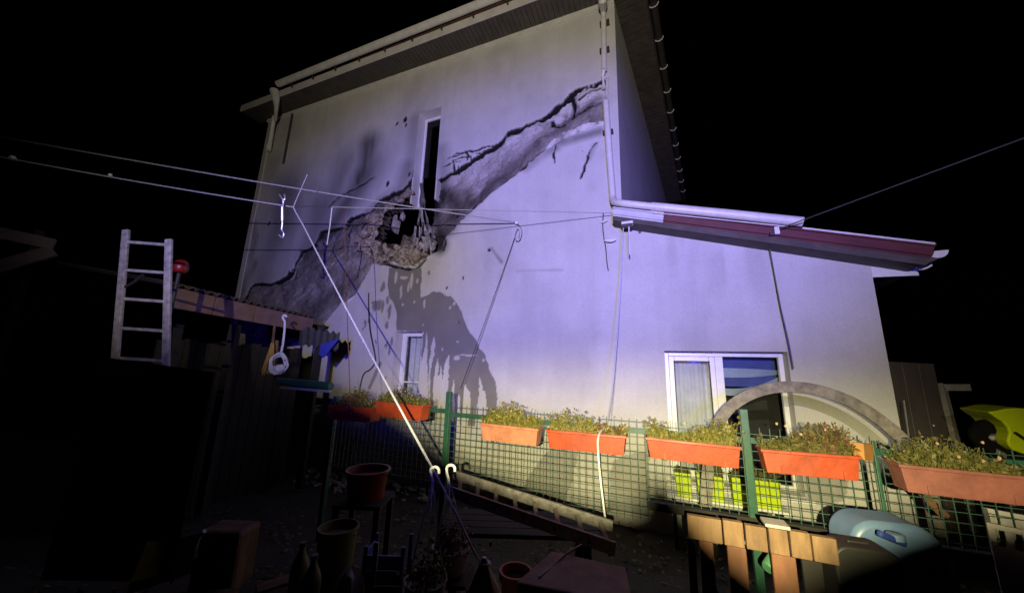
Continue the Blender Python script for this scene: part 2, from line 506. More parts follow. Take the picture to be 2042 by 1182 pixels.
UPPER_L = [(470, 612), (486, 594), (503, 569), (541, 566), (567, 554), (592, 523), (600, 500), (628, 488), (640, 462), (684, 452), (696, 434), (737, 423), (757, 400), (777, 389), (803, 379), (818, 361), (826, 352)]
UPPER_R = [(870, 364), (876, 358), (907, 341), (937, 325), (960, 306), (984, 294), (998, 282), (1012, 264), (1052, 251), (1083, 236), (1098, 221), (1121, 208), (1141, 188), (1151, 178), (1197, 162), (1212, 158)]
LOWER = [(1212, 240), (1202, 244), (1164, 261), (1116, 282), (1088, 298), (1052, 326), (1022, 351), (976, 384), (941, 417), (900, 458), (888, 474), (871, 498), (856, 508), (838, 528), (815, 538), (772, 528), (744, 523), (719, 564), (710, 583), (694, 594), (677, 606), (649, 641), (625, 662), (560, 700), (455, 720)]
HOLE = [(785, 406), (800, 404), (812, 396), (823, 391), (829, 366), (832, 352), (851, 346), (868, 347), (875, 362), (872, 386), (868, 412), (862, 436), (856, 452), (845, 470), (826, 476), (808, 472), (795, 486), (770, 486), (744, 478), (750, 462), (758, 446), (766, 424)]
DEBRIS = [(715, 470), (722, 448), (745, 428), (765, 412), (800, 384), (832, 380), (838, 470), (862, 480), (858, 508), (838, 524), (812, 530), (770, 522), (735, 515), (722, 500)]
WETBLOB = [(763, 556), (771, 530), (815, 540), (845, 535), (843, 592), (862, 582), (888, 588), (908, 606), (923, 628), (936, 661), (954, 682), (959, 705), (971, 722), (982, 753), (989, 771), (992, 815), (996, 870), (870, 860), (845, 780), (800, 700), (785, 650), (772, 610)]

def make_facade(house):
    gs = 0.016
    sl = np.arange(S_L, S_R + gs / 2, gs)
    zl = np.arange(Z_B, Z_T + gs / 2, gs)
    def snap(a, vals):
        for v in vals: a[np.argmin(abs(a - v))] = v
        return a
    sl = snap(sl, [S_L, S_R, S_C, *SLIT[:2], *SMALL[:2], *BIG[:2]])
    zl = snap(zl, [Z_B, Z_T, *SLIT[2:], *SMALL[2:], *BIG[2:]])
    S, Z = np.meshgrid(sl, zl)
    ns, nz = len(sl), len(zl)
    jag = 0.042 * vnoise(S * 7, Z * 7, 3, 4)
    jag2 = 0.038 * vnoise(S * 7, Z * 7, 33, 4)
    Sj, Zj = S + jag, Z + jag2
    up = pixpoly(UPPER_L + UPPER_R)
    upl, upr = pixpoly(UPPER_L), pixpoly(UPPER_R)
    lo = pixpoly(LOWER)
    scarpoly = np.vstack([up, lo])
    in_scar = inside(Sj, Zj, scarpoly)
    du = np.minimum(seg_dist(Sj, Zj, upl), seg_dist(Sj, Zj, upr))
    dl = seg_dist(Sj, Zj, lo)
    holep = pixpoly(HOLE)
    in_hole = inside(S + 1.6 * jag, Z + 1.6 * jag2, holep)
    dh = seg_dist(S, Z, np.vstack([holep, holep[:1]]))
    debp = pixpoly(DEBRIS)
    in_deb = inside(S + 2 * jag, Z + 2 * jag2, debp)
    # cracks
    cw = np.maximum(0.004, 0.020 + 0.035 * vnoise(S * 2.2, Z * 2.2, 5, 3))
    du_c = np.minimum(seg_dist(S + 1.5 * jag, Z + 1.5 * jag2, upl), seg_dist(S + 1.5 * jag, Z + 1.5 * jag2, upr))
    crack = sstep(-du_c, -cw - 0.016, -cw + 0.002)
    s_low = np.linspace(0, 1, 2)
    left_low = sstep(-dl, -0.035, -0.012) * (vnoise(S * 4, Z * 4, 8, 2) > -0.15)
    crack = np.maximum(crack, 0.75 * left_low * (S < -1.9))
    px_cracks = [
        [(745, 353), (720, 370), (690, 385), (668, 398), (655, 411)],
        [(1108, 285), (1104, 305), (1106, 325)],
        [(1188, 284), (1178, 300), (1172, 318), (1165, 340), (1158, 356)],
        [(1098, 238), (1102, 248), (1112, 250), (1124, 246)],
        [(1141, 192), (1145, 215), (1140, 234)],
        [(1141, 232), (1165, 215), (1196, 200)],
        [(1152, 196), (1175, 180), (1200, 170)],
        [(905, 318), (920, 312), (938, 312), (938, 325), (915, 338), (905, 345), (903, 318)],
        [(903, 313), (925, 303), (950, 300), (972, 290), (984, 290)],
        [(940, 318), (960, 308), (975, 296)],
        [(884, 332), (905, 322), (918, 322)], [(925, 300), (932, 310), (930, 318)], [(950, 306), (965, 302), (978, 298)], [(912, 330), (912, 345)], [(895, 316), (910, 306), (925, 302)],
        [(736, 440), (722, 455), (718, 475)],
        [(700, 430), (690, 470), (688, 500)],
        [(890, 480), (888, 492), (884, 500)],
        [(905, 430), (935, 420), (960, 398), (985, 378), (1010, 360), (1048, 332)],
    ]
    wid = [0.014, 0.006, 0.009, 0.022, 0.02, 0.006, 0.010, 0.010, 0.012, 0.010, 0.006, 0.007, 0.007, 0.004, 0.006, 0.008, 0.004, 0.010, 0.010]
    for pl, w in zip(px_cracks, wid):
        d = seg_dist(S + 1.1 * jag, Z + 1.1 * jag2, pixpoly(pl)) + 0.012 * vnoise(S * 5, Z * 5, 9, 2)
        crack = np.maximum(crack, sstep(-d, -w - 0.016, -w + 0.002))
    # chips and pock marks
    for (px, py, r) in [(806, 238, 0.07), (808, 249, 0.05), (790, 246, 0.05), (773, 366, 0.06), (815, 347, 0.05), (922, 553, 0.03), (889, 573, 0.025), (1275, 463, 0.02), (758, 487, 0.03), (975, 497, 0.03), (1160, 300, 0.015), (690, 467, 0.04), (535, 446, 0.06), (915, 640, 0.02), (513, 470, 0.04)]:
        s0, z0 = SZ(px, py)
        d = np.hypot(S + jag - s0, (Z + jag2 - z0) * 0.7)
        crack = np.maximum(crack, 0.85 * sstep(-d, -r, -r * 0.5))
    crack *= (S < S_C - 0.14) | (Z < 6.2)
    # soot
    soot = np.zeros(S.shape)
    soot = np.maximum(soot, 0.85 * sstep(-dh, -0.42, -0.05) * sstep(vnoise(S * 2.4, Z * 2.4, 21, 4), -0.25, 0.5))
    def smear(pl, w, a, seed, st=(6, 1.5)):
        nonlocal soot
        d = seg_dist(S, Z, pixpoly(pl))
        n = 0.86 + 0.45 * vnoise(S * st[0], Z * st[1], seed, 3)
        soot = np.maximum(soot, a * np.clip(n, 0, 1) * sstep(-d, -w, 0))
    smear([(735, 290), (727, 330), (712, 360)], 0.66, 0.85, 31, (3, 0.8))
    smear([(745, 355), (700, 380), (655, 412)], 0.28, 0.55, 32)
    smear([(700, 390), (670, 440), (640, 470)], 0.6, 0.66, 33, (3, 1))
    smear([(620, 380), (600, 440), (590, 500)], 0.7, 0.30, 50, (3, 1))
    smear([(545, 330), (540, 430), (520, 520)], 0.8, 0.30, 51, (3, 0.7))
    smear([(868, 400), (872, 450), (878, 490)], 0.32, 0.92, 34, (2, 2))
    smear([(880, 380), (910, 410), (890, 455)], 0.40, 0.70, 35, (2, 2))
    smear([(855, 360), (872, 380), (868, 420)], 0.22, 0.95, 36, (1, 1))
    smear([(690, 450), (720, 440), (760, 405)], 0.35, 0.55, 37)
    smear([(478, 610), (490, 560), (508, 530)], 0.5, 0.60, 38, (5, 1.2))
    smear([(600, 640), (640, 600), (700, 560)], 0.4, 0.45, 39, (2, 2))
    smear([(500, 440), (510, 480), (498, 520)], 0.35, 0.40, 40, (5, 1.2))
    smear([(590, 560), (560, 610), (610, 650)], 0.6, 0.35, 46, (2, 2))
    smear([(1070, 285), (1040, 310), (1000, 350), (960, 390)], 0.20, 0.55, 41, (3, 3))
    smear([(1196, 190), (1150, 225), (1090, 270)], 0.13, 0.5, 42, (3, 3))
    smear([(1110, 288), (1140, 278), (1196, 262)], 0.16, 0.5, 43, (3, 3))
    smear([(1050, 335), (1090, 305), (1110, 295)], 0.16, 0.42, 44, (3, 3))
    smear([(1185, 290), (1175, 315)], 0.10, 0.3, 45)
    smear([(930, 410), (960, 395)], 0.10, 0.5, 47)
    smear([(980, 495), (1000, 522)], 0.07, 0.5, 48, (2, 2))
    smear([(1030, 540), (1120, 538)], 0.05, 0.22, 49, (2, 2))
    smear([(740, 340), (700, 395), (655, 450)], 1.0, 0.66, 61, (1.5, 0.7))
    smear([(815, 330), (800, 380), (770, 400)], 0.5, 0.55, 62, (2, 1))
    smear([(870, 430), (895, 440), (930, 400)], 0.40, 0.55, 63, (2, 2))
    smear([(570, 380), (560, 460), (540, 540)], 1.4, 0.56, 71, (1.2, 0.6))
    smear([(640, 420), (620, 500)], 1.2, 0.55, 72, (1.2, 0.6))
    smear([(830, 240), (822, 300), (815, 350)], 0.4, 0.42, 73, (2, 0.8))
    smear([(880, 300), (885, 350)], 0.35, 0.45, 74, (2, 0.8))
    smear([(690, 330), (660, 400)], 0.9, 0.45, 75, (1.5, 0.6))
    # grime: drips under the low roof, splash at the foot of the wall, faint blotches
    grime = 0.20 * sstep(vnoise(S * 4, Z * 0.5, 91, 3), 0.0, 0.8) * sstep(low_top(S) - Z, 1.2, 0.1) * (S > S_C)
    grime = np.maximum(grime, 0.30 * sstep(-Z, -0.5, 0.45) * (0.5 + 0.5 * vnoise(S * 5, Z * 4, 92, 3)))
    grime = np.maximum(grime, 0.10 * sstep(vnoise(S * 1.3, Z * 0.8, 93, 4), 0.05, 0.6))
    grime = np.maximum(grime, 0.16 * sstep(vnoise(S * 6, Z * 0.35, 94, 3), 0.25, 0.8) * sstep(Z, 7.0, 8.4))
    soot = np.maximum(soot, grime)
    soot = np.clip(soot, 0, 0.97)
    # wet stain with runs
    def zz(pts): return pixpoly([(700 + x / 4.547, 540 + y / 4.547) for x, y in pts])
    W1, W2 = S + 0.55 * jag, Z + 0.55 * jag2
    wet = inside(W1, W2, zz([(345, -30), (640, -30), (630, 240), (700, 215), (745, 185), (800, 190), (850, 215), (905, 235), (950, 290), (1005, 370), (1040, 470), (1085, 570), (1145, 620), (1165, 700), (1215, 770), (1260, 900), (1300, 980), (1320, 1060), (1330, 1400), (620, 1400), (640, 800), (655, 545), (410, 545), (415, 400), (390, 300), (340, 230), (330, 130)])).astype(float)
    for pl in ([(684, 548), (694, 640), (690, 800), (700, 1000), (690, 1400), (610, 1400), (630, 860), (662, 740), (676, 660)],
               [(752, 590), (762, 660), (748, 780), (722, 900), (712, 1400), (700, 1400), (706, 900), (724, 700), (742, 620)],
               [(785, 790), (795, 850), (792, 950), (808, 940), (812, 850), (822, 900), (828, 985), (836, 970), (845, 870), (872, 800), (886, 755), (893, 800), (890, 950), (875, 1100), (870, 1400), (735, 1400), (748, 1050), (765, 880)],
               [(928, 985), (940, 1060), (935, 1400), (912, 1400), (918, 1060)],
               [(1030, 1015), (1046, 1060), (1080, 1100), (1085, 1200), (1060, 1400), (1000, 1400), (1020, 1150)],
               [(975, 1110), (990, 1150), (985, 1400), (955, 1400), (962, 1160)],
               [(1168, 950), (1186, 1010), (1192, 1090), (1215, 1090), (1225, 1180), (1235, 1400), (1120, 1400), (1150, 1180), (1160, 1080)]):
        wet *= 1 - inside(W1, W2, zz(pl))
    for (x, y, rx, ry) in ((408, 60, 14, 60), (452, 190, 12, 70), (548, 90, 16, 80), (598, 90, 12, 25), (480, 60, 40, 14), (520, 150, 10, 50), (575, 275, 10, 12), (470, 305, 14, 16), (665, 300, 12, 45), (905, 335, 10, 16), (935, 300, 12, 20), (965, 640, 14, 12), (826, 710, 9, 16), (655, 485, 9, 9), (1202, 815, 14, 16), (960, 790, 30, 22), (1060, 765, 90, 8)):
        c0_ = zz([(x, y), (x + rx, y), (x, y + ry)])
        d = np.hypot((W1 - c0_[0][0]) / abs(c0_[1][0] - c0_[0][0]), (W2 - c0_[0][1]) / abs(c0_[2][1] - c0_[0][1]))
        wet *= 1 - 0.8 * sstep(-d, -1.1, -0.7)
    for (x, y, rx, ry) in ((215, 320, 26, 55), (250, 310, 22, 50), (282, 325, 16, 60), (230, 285, 50, 20), (350, 370, 18, 75), (330, 270, 16, 40), (322, 670, 13, 42), (345, 720, 10, 50), (372, 640, 15, 45), (128, 480, 14, 40), (290, 140, 20, 60), (325, 490, 22, 40), (222, 640, 6, 30), (165, 450, 10, 30), (375, 120, 25, 80), (110, 530, 6, 20), (305, 680, 6, 20), (310, 980, 7, 22), (700, 15, 12, 30)):
        c0_ = zz([(x, y), (x + rx, y), (x, y + ry)])
        d = np.hypot((S + 1.2 * jag - c0_[0][0]) / abs(c0_[1][0] - c0_[0][0]), (Z + 1.2 * jag2 - c0_[0][1]) / abs(c0_[2][1] - c0_[0][1]))
        wet = np.maximum(wet, 0.9 * sstep(-d, -1.15, -0.7))
    d = seg_dist(W1, W2, zz([(170, 1060), (210, 960), (265, 840)]))
    wet = np.maximum(wet, 0.8 * sstep(-d, -0.05, -0.03))
    for pl in ([(1098, 893), (1152, 903), (1140, 950), (1128, 1000), (1035, 1000), (1062, 935)], [(1222, 915), (1292, 900), (1300, 1030), (1210, 1020)], [(1590, 845), (1640, 850), (1690, 880), (1690, 1000), (1600, 1000)]):
        wet = np.maximum(wet, 0.62 * inside(S + 1.2 * jag, Z + 1.2 * jag2, pixpoly(pl)))
    wet = np.clip(wet, 0, 1) * 0.93 * (1 - in_scar)
    # bare white foam edges
    white = np.zeros(S.shape)
    def z4(pts): return pixpoly([(880 + x / 4.727, 150 + y / 4.727) for x, y in pts])
    for pl, k in (([(955, 400), (1010, 350), (1090, 335), (1150, 275), (1222, 235), (1228, 300), (1185, 395), (1090, 440), (1020, 425)], 0.8),
                  ([(1280, 128), (1440, 78), (1510, 45), (1545, 120), (1545, 205), (1300, 285), (1265, 235)], 0.8),
                  ([(965, 695), (1100, 615), (1350, 535), (1560, 455), (1560, 395), (1400, 425), (1250, 495), (1100, 555), (1005, 640)], 1.0),
                  ([(580, 575), (700, 545), (800, 505), (950, 470), (960, 500), (840, 560), (700, 610), (600, 650)], 0.45)):
        white = np.maximum(white, k * inside(S + 0.7 * jag, Z + 0.7 * jag2, z4(pl)) * sstep(vnoise(S * 7, Z * 7, 62, 3), -0.7, -0.1))
    for pl, w in [([(800, 392), (815, 378)], 0.07), ([(785, 388), (812, 372)], 0.05), ([(775, 522), (820, 532), (850, 512)], 0.05), ([(572, 556), (598, 515)], 0.025), ([(640, 535), (662, 522)], 0.02), ([(693, 600), (712, 580)], 0.03)]:
        d = seg_dist(Sj, Zj, pixpoly(pl))
        white = np.maximum(white, 0.75 * sstep(-d, -w, -w * 0.5) * sstep(vnoise(S * 8, Z * 8, 62, 2), -0.5, 0.0))
    ua, va = S * 0.84 + Z * 0.54, -S * 0.54 + Z * 0.84
    across = dl / (dl + du + 1e-6)
    rightside = sstep(S, -4.4, -3.6)
    tone = rightside * (0.24 + 0.56 * across) + (1 - rightside) * (0.30 + 0.08 * across)
    tone += 0.20 * vnoise(ua * 2.0, va * 8, 81, 3) + 0.16 * vnoise(S * 3, Z * 3, 82, 3)
    tone += 0.10 * (vnoise(ua * 5, va * 22, 83, 2) > 0.45)
    tone = np.clip(tone, 0, 1)
    deb = in_deb * 1.0
    scar = in_scar * np.clip(0.9 + 0.25 * vnoise(S * 5, Z * 5, 65, 3), 0, 1)
    # relief
    off = np.zeros(S.shape)
    rough = vnoise(S * 5, Z * 5, 71, 4)
    off -= in_scar * (0.065 + 0.05 * rough)
    off += in_scar * 0.05 * vnoise(ua * 1.6, va * 5, 75, 3)
    off += in_deb * (0.045 + 0.11 * vnoise(S * 7, Z * 7, 73, 3))
    off -= crack * 0.05
    off += white * 0.025
    off += 0.002 * vnoise(S * 1.2, Z * 1.2, 74, 2)
    # keep faces
    sc, zc = 0.5 * (sl[:-1] + sl[1:]), 0.5 * (zl[:-1] + zl[1:])
    SC, ZC = np.meshgrid(sc, zc)
    keep = np.ones(SC.shape, bool)
    for (a, b, c, d) in (SLIT, SMALL, BIG): keep &= ~((SC > a) & (SC < b) & (ZC > c) & (ZC < d))
    hf = in_hole[:-1, :-1] & in_hole[1:, 1:]
    keep &= ~hf
    keep &= ~((SC > S_C) & (ZC > low_top(SC)))
    idx = np.arange(ns * nz).reshape(nz, ns)
    q = np.stack([idx[:-1, :-1][keep], idx[:-1, 1:][keep], idx[1:, 1:][keep], idx[1:, :-1][keep]], 1)
    # inner lip of the hole
    co = np.empty((ns * nz, 3))
    for k in range(3): co[:, k] = (OF[k] + dv[k] * S + nv[k] * off + UP[k] * Z).ravel()
    extra_v, extra_f, mp = [], [], {}
    H = {}
    hi, hj = np.where(hf)
    hset = set(zip(hi.tolist(), hj.tolist()))
    def inner(v):
        if v not in mp:
            mp[v] = ns * nz + len(extra_v)
            p = co[v] - np.array(nv) * (0.22 + 0.05 * math.sin(v * 12.9)) + rng.normal(0, 0.02, 3)
            extra_v.append(p)
        return mp[v]
    slit_in = lambda i, j: SLIT[0] < sc[j] < SLIT[1] and SLIT[2] < zc[i] < SLIT[3]
    for (i, j) in hset:
        for (a, b, ni, nj) in ((idx[i, j], idx[i, j + 1], i - 1, j), (idx[i, j + 1], idx[i + 1, j + 1], i, j + 1), (idx[i + 1, j + 1], idx[i + 1, j], i + 1, j), (idx[i + 1, j], idx[i, j], i, j - 1)):
            if (ni, nj) in hset or slit_in(ni, nj) or slit_in(i, j): continue
            a, b = int(a), int(b)
            extra_f.append((b, a, inner(a), inner(b)))
    nv0 = ns * nz
    co = np.vstack([co, np.array(extra_v)]) if extra_v else co
    q = np.vstack([q, np.array(extra_f)]) if extra_f else q
    used = np.unique(q)
    remap = np.full(len(co), -1); remap[used] = np.arange(len(used))
    me = bpy.data.meshes.new('facade_wall')
    off0 = np.array(house.location)
    vv = (co[used] - off0).astype(np.float32)
    me.vertices.add(len(vv)); me.vertices.foreach_set('co', vv.ravel())
    qq = remap[q].astype(np.int32)
    me.loops.add(qq.size); me.loops.foreach_set('vertex_index', qq.ravel())
    me.polygons.add(len(qq)); me.polygons.foreach_set('loop_start', np.arange(0, qq.size, 4, dtype=np.int32))
    me.polygons.foreach_set('loop_total', np.full(len(qq), 4, dtype=np.int32))
    me.update(calc_edges=True)
    def attr(name, r, g, b):
        a = me.color_attributes.new(name, 'FLOAT_COLOR', 'POINT')
        full = np.ones((len(co), 4), np.float32)
        full[:nv0, 0], full[:nv0, 1], full[:nv0, 2] = r.ravel(), g.ravel(), b.ravel()
        full[nv0:, :3] = (0, 0.93, 0) if name == 'dmg_a' else (0, 0, 0.5)
        a.data.foreach_set('color', full[used].ravel())
    crack = np.clip(crack * 1.5, 0, 1); soot = np.clip(soot * 1.25, 0, 0.97)
    attr('dmg_a', scar, soot, wet)
    attr('dmg_b', np.clip(crack, 0, 1), white, deb)
    attr('dmg_c', tone, tone, tone)
    me.materials.append(FACMAT)
    o = bpy.data.objects.new('facade_wall', me)
    col.objects.link(o); o.parent = house
    o['label'] = 'rendered front wall with a diagonal scar, soot, a hole and wet streaks'
    return o

house = thing('damaged_house', 'two storey rendered house with a diagonal scar and a burnt hole in its wall', 'house', P(-3.7, -0.42, 0))
make_facade(house)

EV = Vector((0.4911, 0.8711, 0)).normalized()        # the side wall runs back this way
MV = Vector((EV.y, -EV.x, 0))
KC = P(S_C, 0)
def quadbox(pts, z0, z1):
    return [Vector((p.x, p.y, z0)) for p in pts] + [Vector((p.x, p.y, z1)) for p in pts]
BK = 9.0
c0, c1 = P(S_C, 0), P(S_L, 0)
c2, c3 = c1 + EV * BK, c0 + EV * BK
th_ = 0.2
def wallslab(a, b, inward, z0, z1, name):
    MB().hexa(quadbox([a, b, b + inward * th_, a + inward * th_], z0, z1)).build(name, M_PLAST, house)
ep = EV * 0.004
wallslab(c0 + ep, c3, -MV, -0.46, Z_T, 'side_wall')
wallslab(c1 + ep, c2, MV, -0.46, Z_T, 'side_wall')
wallslab(c3 + EV * 0.003, c2 + EV * 0.003, EV, -0.46, Z_T, 'back_wall')
r0_ = P(S_R, 0)
wallslab(r0_ + ep - MV * 0.0, r0_ + EV * 6, -MV, -0.46, low_top(S_R) - 0.05, 'low_side_wall')
MB().hexa(quadbox([c0 + EV * 6, r0_ + EV * 6, r0_ + EV * 6.2, c0 + EV * 6.2], -0.46, low_top(S_R) - 0.1)).build('low_back_wall', M_PLAST, house)

# rooms seen through openings (five-sided shells, open to the facade)
def room(s0, s1, z0, z1, depth, m, front=-0.30):
    p = [P(s0, z0, front), P(s1, z0, front), P(s1, z1, front), P(s0, z1, front), P(s0, z0, -depth), P(s1, z0, -depth), P(s1, z1, -depth), P(s0, z1, -depth)]
    MB().add(p, [(4, 5, 6, 7), (0, 1, 5, 4), (3, 7, 6, 2), (0, 4, 7, 3), (1, 2, 6, 5)]).build('room_shell', m, house)
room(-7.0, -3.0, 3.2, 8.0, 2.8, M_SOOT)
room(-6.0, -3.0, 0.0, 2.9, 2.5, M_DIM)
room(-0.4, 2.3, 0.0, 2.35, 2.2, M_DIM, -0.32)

# windows
def reveal(s0, s1, z0, z1, depth, win, t=0.03, bottom=True, g=0.003):
    b = MB()
    b.fbox(s0 - t, s0 + g, z0, z1, -depth, -0.012).fbox(s1 - g, s1 + t, z0, z1, -depth, -0.012).fbox(s0 - t, s1 + t, z1 - g, z1 + t, -depth, -0.0125)
    if bottom: b.fbox(s0 - t, s1 + t, z0 - t, z0 + g, -depth, -0.0125)
    b.build('reveal', M_PLAST, win)
def frame(win, s0, s1, z0, z1, w, o0, o1, name='frame', m=None, bottom=True):
    m = m or M_WHITE
    b = MB().fbox(s0, s0 + w, z0, z1, o0, o1).fbox(s1 - w, s1, z0, z1, o0, o1).fbox(s0 + w, s1 - w, z1 - w, z1, o0, o1)
    if bottom: b.fbox(s0 + w, s1 - w, z0, z0 + w, o0, o1)
    return b.build(name, m, win, bevel=0.006)
def part_empty(name, loc, parent, label=None):
    o = bpy.data.objects.new(name, None); col.objects.link(o)
    o.location = Vector(loc) - parent_loc(parent); o.parent = parent
    if label: o['label'] = label
    return o
# slit window
w1 = part_empty('window', P(-4.38, 5.1), house, 'tall narrow upper window with white frame above the hole')
reveal(*SLIT, 0.33, w1, bottom=False)
a, b_, c_, d_ = SLIT
MB().fbox(a + 0.004, a + 0.05, 5.05, d_ - 0.004, -0.29, -0.23).fbox(a + 0.05, b_ - 0.004, d_ - 0.05, d_ - 0.004, -0.29, -0.23).fbox(b_ - 0.035, b_ - 0.004, 6.0, d_ - 0.05, -0.29, -0.23).build('frame', M_WHITE, w1, bevel=0.005)
MB().fbox(a + 0.05, b_ - 0.035, 5.75, d_ - 0.05, -0.265, -0.26).build('pane', GLASS, w1)
# small window
w2 = part_empty('window', P(-4.42, 0.7), house, 'small lower window with white bars under the wet stain')
reveal(*SMALL, 0.30, w2)
a, b_, c_, d_ = SMALL
frame(w2, a + 0.004, b_ - 0.004, c_ + 0.004, d_ - 0.004, 0.075, -0.28, -0.21)
MB().fbox(b_ - 0.16, b_ - 0.145, c_ + 0.08, d_ - 0.08, -0.25, -0.22).fbox(a + 0.08, b_ - 0.08, 1.335, 1.36, -0.248, -0.222).build('glazing_bar', M_WHITE, w2)
MB().fbox(a + 0.079, b_ - 0.079, c_ + 0.079, d_ - 0.079, -0.265, -0.26).build('pane', GLASS, w2)
def curtain(parent, s0, s1, z0, z1, off, m, name='curtain', waves=9, amp=0.02, shift=0):
    n = 60
    vs, fs = [], []
    for i in range(n + 1):
        k = i / n
        o = off + amp * math.sin(k * waves * 2 * math.pi + shift) + amp * 0.5 * math.sin(k * waves * 5.1)
        for z in (z0, z1): vs.append(P(s0 + (s1 - s0) * k, z, o * (1.0 if z == z1 else 1.04)))
    for i in range(n): fs.append((2 * i, 2 * i + 2, 2 * i + 3, 2 * i + 1))
    return MB().add(vs, fs).build(name, m, parent, True)
curtain(w2, a + 0.05, b_ - 0.2, c_, d_, -0.42, M_CURT, waves=3)
# big window
w3 = part_empty('window', P(0.87, 0.25), house, 'wide white framed window with a net curtain behind its left sash')
reveal(*BIG, 0.30, w3)
a, b_, c_, d_ = BIG
MUL = a + 0.66
frame(w3, a + 0.004, b_ - 0.004, c_ + 0.004, d_ - 0.012, 0.055, -0.270, -0.200)
MB().fbox(MUL, MUL + 0.10, c_ + 0.06, d_ - 0.068, -0.270, -0.198).build('mullion', M_WHITE, w3, bevel=0.006)
sash = frame(w3, a + 0.060, MUL - 0.002, c_ + 0.060, d_ - 0.070, 0.075, -0.265, -0.185, 'sash')
MB().fbox(a + 0.134, MUL - 0.076, c_ + 0.134, d_ - 0.144, -0.242, -0.236).build('pane', GLASS, w3)
MB().fbox(MUL + 0.099, b_ - 0.058, c_ + 0.058, d_ - 0.066, -0.242, -0.236).build('pane', GLASS, w3)
frame(w3, a + 0.134 - 0.012, MUL - 0.064, c_ + 0.122, d_ - 0.132, 0.014, -0.235, -0.182, 'gasket', M_DKMET)
curtain(w3, a + 0.02, MUL + 0.03, c_ + 0.02, d_ - 0.03, -0.38, M_CURT, waves=6, amp=0.018)
def reflection_band(parent, z0, z1, sag0, sag1, off, m):  # cloth band painted as a reflection in the right pane
    n = 24; vs = []; fs = []
    for i in range(n + 1):
        k = i / n; s = MUL + 0.06 + (b_ - MUL - 0.06) * k
        e = (k - 0.15) ** 2 * 1.25
        vs += [P(s, z0 + sag0 * (e - 0.5), off - 0.04), P(s, z1 + sag1 * (e - 0.5), off + 0.05 * math.sin(k * 3))]
    for i in range(n): fs.append((2 * i, 2 * i + 2, 2 * i + 3, 2 * i + 1))
    MB().add(vs, fs).build('reflection_fold', m, parent, True)
reflection_band(w3, 1.66, 1.75, 0.07, -0.02, -0.44, M_REFL)
reflection_band(w3, 1.47, 1.58, 0.20, 0.22, -0.44, M_REFL)
MB().fbox(MUL + 0.07, b_ - 0.02, 1.50, d_ - 0.02, -0.54, -0.52).build('reflection_backing', M_REFLB, w3)  # blue sheet standing in for the reflection on the glass
MB().fbox(a - 0.06, b_ + 0.06, c_ - 0.05, c_ - 0.004, -0.09, 0.09).build('sill', M_WHITE, w3, bevel=0.008)

# burnt hole: clumps of broken insulation, loose block, torn foil hanging from the window
rd = random.Random(4)
def shard(c, r, seed):
    rn = random.Random(seed); k = MB()
    sx, sy, sz = rn.uniform(0.6, 1.5), rn.uniform(0.4, 0.9), rn.uniform(0.45, 1.0)
    k.blob(Vector((0, 0, 0)), r, 0.30, 7, 9, (sx, sy, sz), seed)
    R_ = Matrix.Rotation(rn.uniform(0, 6.28), 3, 'X') @ Matrix.Rotation(rn.uniform(0, 6.28), 3, 'Y') @ Matrix.Rotation(rn.uniform(0, 6.28), 3, 'Z')
    k.v = [c + R_ @ v for v in k.v]
    return k
ringp = [(748, 432), (738, 446), (728, 462), (722, 478), (726, 492), (736, 503), (752, 508), (768, 510), (786, 508), (802, 506), (818, 510), (834, 512), (848, 502)]
rr = random.Random(21)
i = 0
for (px, py) in ringp:
    for _ in range(3):
        r = rr.choice([0.035, 0.055, 0.08, 0.12])
        shard(FP(px + rr.uniform(-9, 9), py + rr.uniform(-10, 8), rr.uniform(-0.06, 0.03)), r, i).build('insulation_chunk', M_INSUL, house)
        i += 1
for (px, py, r) in ((822, 384, .07), (806, 391, .05), (790, 398, .045), (768, 494, .09), (790, 492, .08), (812, 490, .07), (756, 486, .06)):
    shard(FP(px, py, 0.03), r, i).build('insulation_chunk', M_INSUL, house); i += 1
MB().blob(FP(789, 448, -0.35), 0.17, 0.35, 5, 6, (0.6, 0.5, 1.25), 91).build('broken_block', mat('block', (0.34, 0.31, 0.29), (0.14, 0.12, 0.11)), house)
MB().blob(FP(803, 433, -0.3), 0.10, 0.4, 5, 6, (0.6, 0.5, 1.0), 92).build('broken_block', MATS['block'], house)
def torn(parent):
    rows = [((840, 366), 3), ((842, 380), 3.5), ((842, 394), 5), ((842, 408), 7), ((842, 422), 9), ((842, 436), 12), ((843, 450), 15), ((845, 462), 19), ((845, 474), 23), ((846, 484), 25), ((847, 494), 22)]
    n = 16; vs = []; fs = []; rnd = random.Random(8)
    for r, ((px, py), hw) in enumerate(rows):
        for j in range(n + 1):
            k = j / n * 2 - 1
            last = r == len(rows) - 1
            vs.append(FP(px + k * hw + rnd.uniform(-1, 1) * hw * 0.13, py + rnd.uniform(-1, 1) * (9 if last else 3.5), 0.02 + 0.012 * r + 0.05 * math.sin(j * 1.3 + r * 0.7) + rnd.uniform(-.045, .045)))
    for r in range(len(rows) - 1):
        for j in range(n):
            if 3 <= r <= 7 and ((j * 7 + (r // 3)) % 5 in (1, 3)) and rnd.random() < 0.8: continue
            if r >= 8 and rnd.random() < 0.18: continue
            a0 = r * (n + 1) + j
            fs += [(a0, a0 + 1, a0 + n + 2), (a0, a0 + n + 2, a0 + n + 1)]
    tag(MB().add(vs, fs).build('torn_foil_sheet', M_FOIL), 'torn crumpled pale foil hanging from the slit window over the hole', 'torn sheet')
torn(house)

